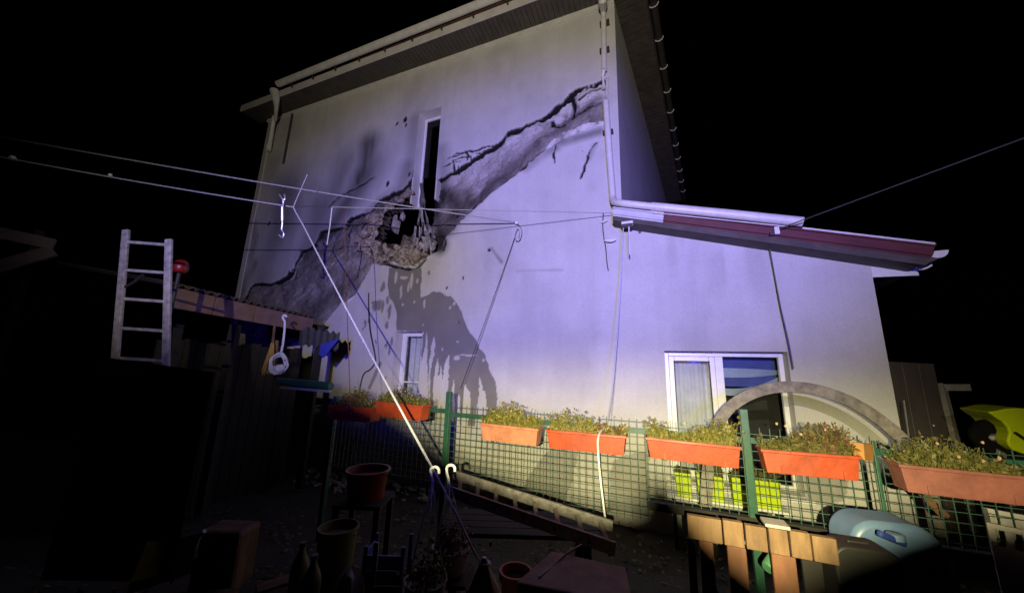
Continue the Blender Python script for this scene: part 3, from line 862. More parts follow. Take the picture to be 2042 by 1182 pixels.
# ------------------------------------------------------------------ eaves of the tall block
OVH = 0.56
z_sof = 8.47
EL = SZ(478, 223, OVH)[0]
front_end = S_C + 1.25
MB().fbox(EL, front_end, z_sof - 0.004, z_sof + 0.17, OVH - 0.03, OVH).build('fascia', M_FASCIA, house)
sb = MB()
s = EL + 0.01
while s < front_end - 0.02:
    sb.fbox(s, s + 0.092, z_sof, z_sof + 0.02, 0.004, OVH - 0.034)
    s += 0.1
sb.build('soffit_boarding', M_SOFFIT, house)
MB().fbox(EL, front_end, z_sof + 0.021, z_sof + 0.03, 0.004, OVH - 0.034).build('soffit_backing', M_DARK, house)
MB().fbox(S_L, S_C, z_sof - 0.075, z_sof - 0.002, 0.004, 0.06).build('wall_trim', M_PIPE, house)
# gutter: half round channel with straps
def half_round(a, b, r, name, m, parent, th=0.006, n=10):
    a, b = Vector(a), Vector(b); ax = (b - a).normalized(); side = ax.cross(UP).normalized()
    k = MB(); vs = []
    for p in (a, b):
        for rr in (r, r - th):
            for j in range(n + 1):
                an = math.pi * j / n
                vs.append(p + side * math.cos(an) * rr - UP * math.sin(an) * rr)
    m1 = n + 1; fs = []
    for j in range(n):
        fs += [(j, j + 1, 2 * m1 + j + 1, 2 * m1 + j), (m1 + j + 1, m1 + j, 3 * m1 + j, 3 * m1 + j + 1), (j + 1, j, m1 + j, m1 + j + 1), (2 * m1 + j, 2 * m1 + j + 1, 3 * m1 + j + 1, 3 * m1 + j)]
    fs += [(0, 2 * m1, 3 * m1, m1), (n, m1 + n, 3 * m1 + n, 2 * m1 + n)]
    return k.add(vs, fs).build(name, m, parent, True)
GR = 0.085
gz, go = z_sof + 0.275, OVH + 0.10
gl = SZ(552, 180, go)[0]
gut = half_round(P(gl, gz, go), P(front_end, gz, go), GR, 'gutter', M_PIPE, house)
for k in range(13):
    s = gl + 0.45 + k * 0.75
    if s > front_end: break
    MB().fbox(s - 0.012, s + 0.012, z_sof + 0.10, gz - GR - 0.002, OVH + 0.001, OVH + 0.045).build('bracket', M_DKMET, gut)
# roof over the tall block (hip)
def roof():
    ez = z_sof + 0.19
    ovs = 0.62
    A = P(EL, ez, OVH - 0.03); B = c0 + MV * ovs - EV * OVH; B.z = ez
    Cc = c3 + MV * ovs + EV * OVH; Cc.z = ez
    Dd = c2 - MV * ovs + EV * OVH; Dd.z = ez
    R1 = (A + Dd) / 2 + (B - A) * 0.42 + UP * 2.2; R2 = (B + Cc) / 2 - (B - A) * 0.42 + UP * 2.2
    MB().add([A, B, Cc, Dd, R1, R2], [(0, 1, 5, 4), (1, 2, 5), (2, 3, 4, 5), (3, 0, 4), (0, 3, 2, 1)]).build('roof', M_ROOF, house)
roof()
# side eave: dark gutter on pale straps
gp = at_z(1303, 15, 8.52); gq = at_z(1365, 400, 8.52)
side_o = ((gp - KC).dot(MV) + (gq - KC).dot(MV)) / 2
e0, e1 = (gp - KC).dot(EV), (gq - KC).dot(EV)
def SP(e, o, z): return Vector((KC.x, KC.y, 0)) + EV * e + MV * o + UP * z
sgut = half_round(SP(-0.6, side_o, 8.60), SP(BK + 0.4, side_o, 8.60), 0.07, 'side_gutter', M_DKMET, house)
step = (e1 - e0) / 11
for k in range(-3, 12):
    e = e0 + k * step
    if e > BK: break
    pts = [SP(e, side_o + 0.085 * math.cos(math.pi * j / 8), 8.60 - 0.085 * math.sin(math.pi * j / 8)) for j in range(9)]
    MB().tube(pts, 0.011, 6).build('gutter_strap', M_PIPE, sgut)
sb = MB()
e = -0.5
while e < BK:
    sb.hexa([SP(e, 0.01, 8.47), SP(e, side_o - 0.10, 8.47), SP(e + 0.13, side_o - 0.10, 8.47), SP(e + 0.13, 0.01, 8.47),
             SP(e, 0.01, 8.49 + (int(e * 7.3) % 3) * 0.004), SP(e, side_o - 0.10, 8.49), SP(e + 0.13, side_o - 0.10, 8.49), SP(e + 0.13, 0.01, 8.49)])
    e += 0.15
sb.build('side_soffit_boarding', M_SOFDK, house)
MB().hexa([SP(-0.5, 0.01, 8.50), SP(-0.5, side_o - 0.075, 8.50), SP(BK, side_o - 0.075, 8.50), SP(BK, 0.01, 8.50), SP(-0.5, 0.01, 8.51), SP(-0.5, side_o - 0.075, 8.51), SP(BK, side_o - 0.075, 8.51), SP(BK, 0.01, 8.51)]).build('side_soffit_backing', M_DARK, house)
MB().hexa([SP(-0.5, side_o - 0.098, 8.44), SP(-0.5, side_o - 0.075, 8.44), SP(BK, side_o - 0.075, 8.44), SP(BK, side_o - 0.098, 8.44), SP(-0.5, side_o - 0.098, 8.66), SP(-0.5, side_o - 0.075, 8.66), SP(BK, side_o - 0.075, 8.66), SP(BK, side_o - 0.098, 8.66)]).build('side_fascia', M_DKMET, house)

# downpipes
def pipe(pts, r, name, parent=house, m=None, label=None, n=12):
    return MB().tube(pts, r, n).build(name, m or M_PIPE, parent, True, label=label)
pipe([FP(1201, -30, 0.56), FP(1202, 2, 0.40), FP(1203, 20, 0.17)], [0.075, 0.08, 0.055], 'pipe_funnel')
pipe([FP(1203, 20, 0.14), FP(1204, 60, 0.12), FP(1205, 140, 0.12)], 0.05, 'downpipe', label='upper stub of the white downpipe, broken off at the scar')
pipe([FP(1204, 140, 0.11), FP(1202, 152, 0.06), FP(1203, 163, 0.04), FP(1204, 176, 0.05)], [0.04, 0.03, 0.022, 0.03], 'broken_pipe_end')
for py in (42, 96, 262): 
    MB().fbox(*(lambda s: (s - 0.085, s + 0.085))(SZ(1205 if py < 200 else 1212, py, 0.12)[0]), SZ(1205, py, 0.12)[1] - 0.015, SZ(1205, py, 0.12)[1] + 0.015, 0.01, 0.125).build('pipe_clip', M_DKMET, house)
pipe(spline([FP(1208, 203, 0.12), FP(1214, 290, 0.12), FP(1221, 380, 0.12), FP(1223, 398, 0.16), FP(1228, 404, 0.26), FP(1245, 406, 0.34), FP(1300, 412, 0.34)], 6), 0.055, 'downpipe', label='lower white downpipe bending onto the low roof')
pipe([FP(1299, 412, 0.34), FP(1450, 427, 0.34), FP(1600, 443, 0.34)], 0.066, 'roof_pipe', label='white pipe lying along the edge of the low roof')
pipe([FP(547, 182, 0.66), FP(550, 196, 0.64), FP(551, 214, 0.5), FP(549, 240, 0.22)], [0.11, 0.09, 0.05, 0.04], 'pipe_funnel')
pipe([FP(547, 232, 0.25), FP(542, 262, 0.14), FP(536, 299, 0.12)], [0.05, 0.055, 0.055], 'downpipe', label='short broken downpipe under the left gutter end')
pipe([FP(536.6, 290, 0.12), FP(535.4, 300, 0.12)], 0.065, 'pipe_socket', m=M_WHITE)

# ------------------------------------------------------------------ low roof
def vpt(px, py): return SZ(px, py, V_OFF)
t0, t1 = vpt(1222, 414), vpt(1864, 488)
b0, b1 = vpt(1222, 440), vpt(1850, 530)
def edge(k, u):      # k along (0..1), u up the board (0 bottom .. 1 top)
    s = (b0[0] + (b1[0] - b0[0]) * k) * (1 - u) + (t0[0] + (t1[0] - t0[0]) * k) * u
    z = (b0[1] + (b1[1] - b0[1]) * k) * (1 - u) + (t0[1] + (t1[1] - t0[1]) * k) * u
    return s, z
def verge(k0, k1, m, name, label):
    prof = [(0.34, 0.0), (0.34, 0.014), (0.42, 0.014), (0.46, 0.034), (0.66, 0.034), (0.70, 0.014), (0.88, 0.014), (0.92, 0.036), (1.0, 0.036), (1.0, 0.0)]
    vs, fs = [], []
    for k in (k0, k1):
        for (u, o) in prof:
            s, z = edge(k, u); vs.append(P(s, z, V_OFF + o))
    n = len(prof)
    for j in range(n): fs.append((j, (j + 1) % n, n + (j + 1) % n, n + j))
    fs += [tuple(range(n))[::-1], tuple(range(n, 2 * n))]
    return MB().add(vs, fs).build(name, m, house, label=label)
kk = 0.205
verge(0.0, kk, M_FLASH, 'verge_board', 'pale flashing at the upper end of the low roof edge')
verge(kk + 0.001, 1.0, M_MAROON, 'verge_board', 'maroon ribbed metal edge of the low roof')
MB().hexa([P(*edge(0, 0.0), V_OFF), P(*edge(0.995, 0.0), V_OFF), P(*edge(0.995, 0.0), V_OFF + 0.012), P(*edge(0, 0.0), V_OFF + 0.012), P(*edge(0, 0.335), V_OFF), P(*edge(0.995, 0.335), V_OFF), P(*edge(0.995, 0.335), V_OFF + 0.012), P(*edge(0, 0.335), V_OFF + 0.012)]).build('under_board', M_SOFDK, house)
# roof sheets: corrugated, running back along the side wall
def low_roof():
    vs, fs = [], []
    n = 70
    for e in (0.0, 6.6):
        for i in range(n + 1):
            k = i / n
            s, z = edge(k, 1.0)
            vs.append(P(s, z + 0.012 + 0.018 * math.cos(i * math.pi), V_OFF - 0.02) + EV * e)
    m1 = n + 1
    for i in range(n): fs.append((i, i + 1, m1 + i + 1, m1 + i))
    o = MB().add(vs, fs).build('low_roof_sheet', M_MAROON, house)
    md = o.modifiers.new('thick', 'SOLIDIFY'); md.thickness = 0.012
low_roof()
MB().hexa([P(*edge(0, 0.02), 0.003), P(*edge(0.99, 0.02), 0.003), P(*edge(0.99, 0.02), V_OFF - 0.003), P(*edge(0, 0.02), V_OFF - 0.003),
           P(*edge(0, 0.16), 0.003), P(*edge(0.99, 0.16), 0.003), P(*edge(0.99, 0.16), V_OFF - 0.003), P(*edge(0, 0.16), V_OFF - 0.003)]).build('verge_soffit', M_SOFDK, house)
MB().bar(FP(1600, 455, V_OFF + 0.04), FP(1864, 486, V_OFF + 0.04), 0.02, 0.022).build('edge_bead', M_FASCIA, house)
MB().bar(FP(1300, 424, V_OFF + 0.045), FP(1570, 452, V_OFF + 0.045), 0.015, 0.012).build('edge_bead', M_FASCIA, house)
# eave end: white boxed soffit, gutter end seen end-on
MB().hexa([FP(1735, 553, 0.0), FP(1833, 549, 0.0), FP(1833, 549, -1.2), FP(1735, 553, -1.2), FP(1733, 517, 0.0), FP(1829, 531, 0.0), FP(1829, 531, -1.2), FP(1733, 517, -1.2)]).build('eave_board', M_WHITE, house, label='white boxed eave end sticking out past the low wall')
gc = FP(1870, 500, 0.25)
half_round(gc, gc + EV * 6.0, 0.085, 'low_gutter', M_WHITE, house)
k = MB(); pts = [gc + MV * 0.084 * math.cos(math.pi * j / 10) - UP * 0.084 * math.sin(math.pi * j / 10) for j in range(11)]
k.add([p - EV * 0.004 for p in pts] + [p + EV * 0.002 for p in pts], [tuple(range(11)), tuple(range(11, 22))[::-1]] + [(j, j + 11, j + 12, j + 1) for j in range(10)]).build('gutter_end_cap', M_WHITE, house)
MB().tube([FP(1833 + 25 * k / 8, 537 - 9 * (k / 8) ** 2.2, 0.1) for k in range(9)], 0.011, 6).build('gutter_hook', M_WHITE, house)

# ------------------------------------------------------------------ fittings on the wall
lamp = thing('wall_lamp', 'small white lamp fixed under the upper end of the low roof edge', 'lamp', FP(1251, 455, 0.26))
p = FP(1251, 446, 0.28)
MB().box(p, dv, nv, UP, 0.085, 0.06, 0.02).build('cover', M_WHITE, lamp, bevel=0.008)
MB().box(p - UP * 0.035, dv, nv, UP, 0.075, 0.05, 0.018).build('body', M_DKMET, lamp, bevel=0.006)
MB().tube([p - UP * 0.05 + dv * 0.02, FP(1256, 508, 0.28)], 0.010, 6).build('hanging_rod', M_WHITE, lamp)
ins = thing('wall_insulator', 'short white insulator bar on the wall below the roof corner', 'insulator', FP(1217, 480, 0.02))
MB().tube([FP(1206, 479, 0.07), FP(1214, 480, 0.08), FP(1222, 479, 0.08), FP(1228, 477, 0.07)], [0.02, 0.026, 0.026, 0.02], 8).build('bar', M_WHITE, ins, True)
MB().tube([FP(1217, 480, 0.08), FP(1217, 480, -0.01)], 0.012, 6).build('stem', M_GALV, ins)
ins2 = tag(MB().tube([FP(1198, 443, 0.03), FP(1205, 442, 0.05), FP(1210, 438, 0.06)], 0.018, 6).build('cable_clip', M_WHITE, None, True), 'tiny white clip left of the low roof corner', 'clip')
tag(MB().tube(spline([FP(1203, 425, 0.04), FP(1202, 450, 0.03), FP(1204, 472, 0.03), FP(1208, 495, 0.02), FP(1210, 520, 0.015), FP(1213, 540, 0.015)], 5), 0.008, 6).build('wall_cable_or_shadow', M_BLKW), 'short dark cable curling down the wall by the white insulator', 'cable')
tag(MB().tube([FP(584, 222, 0.03), FP(577, 262, 0.03), FP(570, 300, 0.03), FP(565, 326, 0.03)], 0.028, 6).build('wall_cable_or_shadow', M_BLKW), 'black strip standing in for the shadow of the broken left downpipe', 'cable')  # dark strip in place of the downpipe's cast shadow

# ------------------------------------------------------------------ wires, ropes and hooks
def cord(name, pts, r, m, label, cat='cable', n=6):
    return tag(MB().tube(pts, r, n).build(name, m, None, True), label, cat)
KN = at(585, 413, 5.0)
hookA = FP(1030, 444, 0.06)
cord('overhead_wire', sagline(at(-160, 243, 4.6), hookA, 0.05), 0.011, M_WIRE, 'upper overhead wire running from the left edge to the wall hook', 'wire')
wb = FP(1225, 425, 0.12)
cord('clothes_line', sagline(KN, at(-120, 290, 4.0), 0.025), 0.009, M_WIRE, 'lower overhead wire with two knots left of the turnbuckle', 'wire')
cord('clothes_line', sagline(at(662, 413, 5.1), wb, 0.0), 0.0055, M_WIRE, 'thin level wire running right to the low roof corner', 'wire')
cord('clothes_line', [KN, at(620, 411, 5.05), at(662, 413, 5.1)], 0.006, M_BLKW, 'short dark wire between the turnbuckle knot and the level wire', 'wire')
for (px, py, t, lb) in ((25, 315, 4.22, 'pale knot on the lower wire near the left edge'), (220, 349, 4.43, 'small pale knot on the lower wire above the ladder')):
    tag(MB().blob(at(px, py, t), 0.028 if px < 100 else 0.018, 0.2, 6, 8).build('wire_knot', M_WHITE, None, True), lb, 'knot')
rope_b = at(1010, 1205, 1.9)
cord('white_rope', [KN, at(590, 424, 4.9)] + sagline(at(600, 440, 4.75), at(865, 938, 2.35), 0.02)[1:] + [at(912, 1028, 2.1), at(945, 1098, 2.0), rope_b], 0.0085, M_ROPE, 'taut white rope slanting from the wire knot down to the yard', 'rope')
cord('wire_tail', [KN, at(592, 396, 5.0), at(613, 348, 4.95)], 0.007, M_WIRE, 'stiff wire tail pointing up from the rope knot', 'wire')
tb = thing('turnbuckle', 'pale metal turnbuckle hook hanging on the wire left of the rope', 'turnbuckle', at(562, 470, 4.9))
MB().tube(spline([at(557, 388, 4.9), at(561, 394, 4.88), at(565, 402, 4.88), at(563, 420, 4.9), at(563, 445, 4.9), at(562, 458, 4.9), at(566, 466, 4.9), at(563, 474, 4.9), at(556, 468, 4.9)], 4), 0.011, 7).build('rod', M_GALV, tb, True)
MB().tube(spline([at(567, 388, 4.9), at(568, 396, 4.88), at(564, 403, 4.88)], 4), 0.011, 7).build('fork', M_GALV, tb, True)
MB().tube([at(563, 412, 4.9), at(563, 440, 4.9)], 0.02, 8).build('barrel', M_GALV, tb, True)
hk = thing('wall_hook', 'white wall hook with a coiled wire end on the lavender wall', 'hook', FP(1030, 450, 0.02))
MB().blob(hookA, 0.035, 0.15, 6, 8).build('knob', M_WHITE, hk, True)
MB().tube([hookA, FP(1031, 447, -0.02)], 0.012, 6).build('shank', M_GALV, hk)
MB().tube(spline([FP(1030, 446, 0.07), FP(1038, 452, 0.09), FP(1040, 466, 0.09), FP(1036, 478, 0.08), FP(1030, 480, 0.07), FP(1027, 470, 0.07), FP(1032, 456, 0.07), FP(1036, 462, 0.06), FP(1034, 474, 0.05)], 5), 0.008, 6).build('coil', M_WIRE, hk, True)
cord('drop_wire', sagline(FP(1027, 472, 0.06), FP(918, 775, 0.30), 0.03), 0.006, M_BLKW, 'thin dark cord hanging slantwise from the coiled wall hook')
cord('drop_wire', spline([FP(1534, 488, 0.10), FP(1541, 530, 0.05), FP(1556, 610, 0.06), FP(1572, 680, 0.09), FP(1582, 735, 0.10)], 5), 0.008, M_BLKW, 'dark cord dropping from the maroon roof edge beside the wide window')
cord('hanging_rope', spline([FP(1243, 455, 0.30), FP(1238, 560, 0.45), FP(1230, 680, 0.75), FP(1222, 770, 1.3), FP(1212, 835, 2.0), FP(1194, 868, 2.42), FP(1193, 905, 2.46), FP(1199, 970, 2.46), FP(1207, 1034, 2.46)], 7), [0.009] * 1 and 0.0085, M_ROPE, 'white cord hanging from the roof corner over the second orange planter')
cord('thin_cord', [at(662, 414, 5.1), at(658, 450, 5.05), at(652, 488, 5.05)], 0.008, M_ROPE, 'short white cord end dangling from the level wire')
cord('thin_cord', spline([at(676, 414, 5.1), at(686, 440, 4.9), at(690, 560, 4.7), at(695, 700, 4.4), at(700, 820, 4.0), at(712, 945, 3.6)], 6), 0.0055, M_WOODR, 'long thin brown cord dropping from the level wire into the dark')
cord('wall_cable_or_shadow', spline([FP(735, 584, 0.03), FP(735, 620, 0.06), FP(738, 660, 0.08), FP(747, 705, 0.06), FP(748, 722, 0.05), FP(738, 736, 0.05), FP(726, 744, 0.05), FP(719, 765, 0.05), FP(716, 790, 0.05)], 5), 0.010, M_BLKW, 'loose dark cable on the wall left of the small window')
hc = thing('roof_hook', 'white wire clamp on the maroon edge of the low roof', 'clamp', FP(1549, 470, 0.35))
MB().box(FP(1549, 460, 0.37), dv, nv, UP, 0.028, 0.02, 0.05).build('clamp', M_WHITE, hc, bevel=0.006)
MB().box(FP(1540, 466, 0.36), dv, nv, UP, 0.03, 0.015, 0.022).build('shoe', M_DKMET, hc)
cord('overhead_wire', sagline(FP(1552, 457, 0.38), at(2300, 180, 2.6), 0.0), 0.0075, M_BLKW, 'dark overhead wire leaving the maroon roof edge towards the right', 'wire')

# ------------------------------------------------------------------ mesh fence with posts
FO = D - 3.45                                    # fence plane
def fz(px, py): return SZ(px, py, FO)
z_top = fz(1252, 833)[1]
z_bot = fz(1503, 1030)[1]
fence = thing('mesh_fence', 'green welded wire mesh fence with square posts in front of the house', 'fence', P(fz(1500, 1000)[0], -0.2, FO))
def panel(s0, s1, z0, z1):
    m = MB(); r = 0.0026
    n = int(round((s1 - s0) / 0.066))
    for i in range(n + 1):
        s = s0 + (s1 - s0) * i / n
        m.box(P(s, (z0 + z1) / 2, FO), dv, nv, UP, r, r, (z1 - z0) / 2)
    z = z0 + 0.03
    while z < z1 - 0.02:
        m.box(P((s0 + s1) / 2, z, FO + 0.0054), dv, nv, UP, (s1 - s0) / 2, r, r)
        z += 0.0635
    o = m.build('wire_mesh', M_GRMESH, fence); o['kind'] = 'stuff'
pxs = [-3.75, fz(895, 800)[0], fz(1490, 900)[0], fz(1745, 900)[0], 2.9]
zlow = fz(1218, 1027)[1]
panel(pxs[0] + 0.03, pxs[1] - 0.03, zlow, z_top - 0.02)
panel(pxs[1] + 0.03, fz(1290, 930)[0], zlow, z_top)
panel(fz(1290, 930)[0] + 0.01, pxs[2] - 0.03, z_bot, z_top)
panel(pxs[2] + 0.03, pxs[3] - 0.02, z_bot, z_top)
panel(pxs[3] + 0.03, pxs[4], z_bot, z_top - 0.02)
for i, s in enumerate(pxs[:4]):
    zt = [z_top, fz(895, 781)[1], fz(1481, 815)[1], z_top - 0.03][i]
    zb = ground_z(*P(s, 0, FO).xy) - 0.05
    w = 0.028 if i != 3 else 0.010
    po = MB().box(P(s, (zt + zb) / 2, FO - 0.004), dv, nv, UP, w, w, (zt - zb) / 2).build('post', M_GREEN, fence, bevel=0.004)
zr = fz(1260, 858)[1]
MB().box(P((pxs[1] + pxs[2]) / 2, zr, FO - 0.03), dv, nv, UP, (pxs[2] - pxs[1]) / 2, 0.008, 0.022).build('rail', M_GREEN, fence)
MB().box(P((pxs[2] + pxs[4]) / 2, zr, FO - 0.03), dv, nv, UP, (pxs[4] - pxs[2]) / 2 - 0.02, 0.008, 0.022).build('rail', M_GREEN, fence)
MB().box(P((pxs[0] + pxs[1]) / 2, zr + 0.03, FO - 0.03), dv, nv, UP, (pxs[1] - pxs[0]) / 2 - 0.02, 0.008, 0.022).build('rail', M_GREEN, fence)
MB().box(P((fz(1290, 930)[0] + pxs[4]) / 2, z_bot - 0.03, FO), dv, nv, UP, (pxs[4] - fz(1290, 930)[0]) / 2, 0.03, 0.03).build('bottom_rail', M_WOODD, fence)

# ------------------------------------------------------------------ planters
def foliage(parent, s0, s1, z, o0, o1, m, n, h, seed, tilt=0.35, leafy=1.0):
    rnd = random.Random(seed); k = MB()
    for i in range(n):
        s = rnd.uniform(s0, s1); o = rnd.uniform(o0, o1)
        hh = h * rnd.uniform(0.45, 1.1) * (0.75 + 0.35 * math.sin(s * 9 + seed))
        d = (dv * rnd.uniform(-tilt, tilt) + nv * rnd.uniform(-tilt, tilt) + UP).normalized()
        b = P(s, z, o); side = d.cross(nv).normalized() * 0.0016
        k.add([b - side, b + side, b + d * hh + side * 0.5, b + d * hh - side * 0.5], [(0, 1, 2, 3)])
        for j in range(int(7 * leafy)):
            q = b + d * hh * rnd.uniform(0.25, 1.05)
            a = Vector((rnd.gauss(0, 1), rnd.gauss(0, 1), rnd.gauss(0.5, 0.8))).normalized()
            c = a.cross(Vector((rnd.gauss(0, 1), rnd.gauss(0, 1), rnd.gauss(0, 1)))).normalized()
            l, w = rnd.uniform(0.016, 0.045), rnd.uniform(0.0045, 0.0125)
            k.add([q, q + a * l * 0.5 + c * w, q + a * l, q + a * l * 0.5 - c * w], [(0, 1, 2, 3)])
    o = k.build('foliage', m, parent)
    return o
M_PETAL = mat('pale_petal', (0.48, 0.34, 0.24), (0.30, 0.16, 0.10), 0.7, 20)
def bloom(parent, s0, s1, zt, off, w, fol, seed):
    rnd = random.Random(seed + 200); k = MB()
    for i in range(rnd.randint(3, 8)):
        c = P(rnd.uniform(s0 + 0.02, s1 - 0.02), zt + fol * rnd.uniform(0.35, 0.95), off + rnd.uniform(0.03, w + 0.02))
        for j in range(6):
            a = j * math.pi / 3
            x, y = dv * math.cos(a) + UP * math.sin(a), nv * 0.3
            d = (x + y).normalized(); e = d.cross(nv).normalized() * 0.004; r = rnd.uniform(0.008, 0.013)
            k.add([c, c + d * r * 0.6 + e, c + d * r, c + d * r * 0.6 - e], [(0, 1, 2, 3)])
    k.build('blossom', M_PETAL, parent)
def planter(px0, px1, py_rim0, m, label, seed, leaf, hgt=0.16, fol=0.185, off=FO + 0.012, nst=170, dry=None, tiltz=0.0, s01=None, name='planter_box'):
    if s01: s0, s1, zr_ = s01
    else:
        s0, zr_ = SZ(px0, py_rim0, off + 0.17); s1 = SZ(px1, py_rim0, off + 0.17)[0]
    t = thing(name, label, 'planter', P((s0 + s1) / 2, zr_ - hgt, off + 0.08), 'flower boxes hung on the fence')
    w, tp = 0.165, 0.022
    pr = random.Random(seed * 13); tl, lean, sag = pr.uniform(-0.022, 0.022), pr.uniform(-0.02, 0.008), pr.uniform(0.002, 0.008)
    def tz(s_, z): return z + (s_ - (s0 + s1) / 2) * tl
    def ring(z, ins, th=0.0):
        ln = lean * (z - zr_) / 0.16
        a_, b2 = s0 + ins + th, s1 - ins - th
        fo, bo = off + w - ins - th + ln, off + ins * 0.4 + th
        fr = [P(a_ + (b2 - a_) * k / 6, tz(a_ + (b2 - a_) * k / 6, z), fo + sag * math.sin(math.pi * k / 6) + pr.uniform(-.0015, .0015)) for k in range(7)]
        return fr + [P(b2, tz(b2, z), bo), P(a_, tz(a_, z), bo)]
    zb, zt = zr_ - hgt, zr_
    vs = ring(zb, tp) + ring(zt - 0.022, 0.004) + ring(zt - 0.02, -0.008) + ring(zt, -0.008) + ring(zt, 0.006) + ring(zt - 0.03, 0.008)
    n9 = 9
    fs = [tuple(range(n9))[::-1]]
    for r in range(5):
        for j in range(n9):
            a, b = r * n9 + j, r * n9 + (j + 1) % n9
            fs.append((a, b, b + n9, a + n9))
    MB().add(vs, fs).build('box', m, t, bevel=0.003)
    MB().add(ring(zt - 0.028, 0.006), [tuple(range(n9))]).build('soil', M_SOIL, t)
    for kq in (0.2, 0.83):
        s = s0 + (s1 - s0) * kq
        MB().fbox(s - 0.006, s + 0.006, zb + tl * (s - (s0 + s1) / 2) + 0.002, zb + tl * (s - (s0 + s1) / 2) + 0.055, off + w - tp - lean + 0.004, off + w - tp - lean + 0.014).build('notch_rib', m, t)
        MB().fbox(s - 0.012, s + 0.012, zb - 0.012, zb - 0.002, off - 0.004, off + w - 0.03).build('hanger', M_DKMET, t)
    foliage(t, s0 + 0.01, s1 - 0.01, zt - 0.03, off + 0.02, off + w - 0.015, leaf, nst, fol, seed)
    bloom(t, s0, s1, zt, off, w, fol, seed)
    if dry:
        foliage(t, s0 + (s1 - s0) * dry[0], s0 + (s1 - s0) * dry[1], zt - 0.03, off + 0.02, off + w - 0.02, M_DRY, 60, fol * 1.05, seed + 50)
    return t
planter(957, 1072, 843, M_TERRA, 'faded terracotta planter, the pale one next to the left fence post', 1, M_LEAF, fol=0.215, nst=200)
planter(1090, 1247, 855, M_ORANGE, 'bright orange planter crossed by the white hanging cord', 2, M_LEAF, dry=(0.62, 0.98))
planter(1289, 1475, 872, M_ORANGE, 'orange planter left of the middle fence post', 3, M_LEAF, nst=230)
planter(1519, 1712, 893, M_ORANGE, 'orange planter right of the middle fence post with a cardboard flap', 4, M_LEAFD, nst=220, dry=(0.45, 0.95), fol=0.19)
planter(1795, 2060, 925, M_BROWNP, 'brownish pink planter at the right edge of the fence', 5, M_LEAFD, nst=200, hgt=0.17)
planter(655, 742, 806, M_ORANGE, 'orange planter furthest left on the dark part of the fence', 6, M_LEAFD, dry=(0.3, 0.7), off=FO + 0.02)
planter(748, 842, 800, M_ORANGE, 'orange planter in half shade below the small window', 7, M_LEAFD, off=FO + 0.02, nst=200)
cf = MB()
cp = [FP(1694, 880, FO + 0.10), FP(1722, 884, FO + 0.12), FP(1742, 886, FO + 0.02), FP(1742, 920, FO + 0.05), FP(1725, 918, FO + 0.14), FP(1702, 906, FO + 0.15)]
cf.add(cp + [p - nv * 0.004 for p in cp], [(0, 1, 4, 5), (1, 2, 3, 4), (6, 11, 10, 7), (7, 10, 9, 8), (0, 6, 7, 1), (1, 7, 8, 2), (2, 8, 9, 3), (3, 9, 10, 4), (4, 10, 11, 5), (5, 11, 6, 0)])
tag(cf.build('cardboard_flap', M_CARD), 'orange brown cardboard flap stuck on the end of a planter', 'cardboard')

# lime pots on the low shelf
def sill_pot(px0, px1, pyt, pyb, label, seed, long=False):
    s0, s1 = SZ(px0, pyt, 0.40)[0], SZ(px1, pyt, 0.40)[0]
    zb = c_sill; zt = SZ((px0 + px1) / 2, pyt, 0.40)[1]
    t = thing('lime_pot', label, 'flower pot', P((s0 + s1) / 2, zb, 0.31), 'lime pots on the low shelf')
    i = 0.015; o0, o1 = 0.225, 0.40
    def ring(z, ins): return [P(s0 + ins, z, o1 - ins), P(s1 - ins, z, o1 - ins), P(s1 - ins, z, o0 + ins), P(s0 + ins, z, o0 + ins)]
    vs = ring(zb + 0.002, i) + ring(zt - 0.03, 0.004) + ring(zt - 0.03, 0.0) + ring(zt, 0.0) + ring(zt, 0.008) + ring(zt - 0.04, 0.012)
    fs = [(3, 2, 1, 0)]
    for r in range(5):
        for j in range(4):
            a, b = r * 4 + j, r * 4 + (j + 1) % 4
            fs.append((a, b, b + 4, a + 4))
    MB().add(vs, fs).build('pot', M_LIME, t, bevel=0.006)
    MB().add(ring(zt - 0.035, 0.01), [(0, 1, 2, 3)]).build('soil', M_SOIL, t)
    foliage(t, s0 + 0.02, s1 - 0.02, zt - 0.03, o0 + 0.02, o1 - 0.02, M_LEAFD, int(60 + 200 * (s1 - s0)), 0.15, seed)
c_sill = SZ(1366, 991, 0.40)[1] + 0.002
sh = thing('pot_shelf', 'low white shelf under the lime pots in front of the window', 'shelf', P(0.7, -0.42, 0.31))
sA_, sB_ = SZ(1330, 985, 0.43)[0], SZ(1575, 1000, 0.43)[0]
MB().fbox(sA_, sB_, c_sill - 0.028, c_sill, 0.19, 0.43).build('board', M_WHITE, sh, bevel=0.004)
for s_ in (sA_ + 0.08, sB_ - 0.08): MB().fbox(s_ - 0.02, s_ + 0.02, -0.45, c_sill - 0.029, 0.22, 0.40).build('leg', M_WOODD, sh)
sill_pot(1346, 1379, 943, 990, 'small square lime pot at the left end of the low shelf', 21)
sill_pot(1389, 1444, 949, 996, 'middle lime pot on the shelf partly behind the hoop leg', 22)
sill_pot(1458, 1556, 957, 1006, 'long lime planter on the shelf behind the middle fence post', 23)

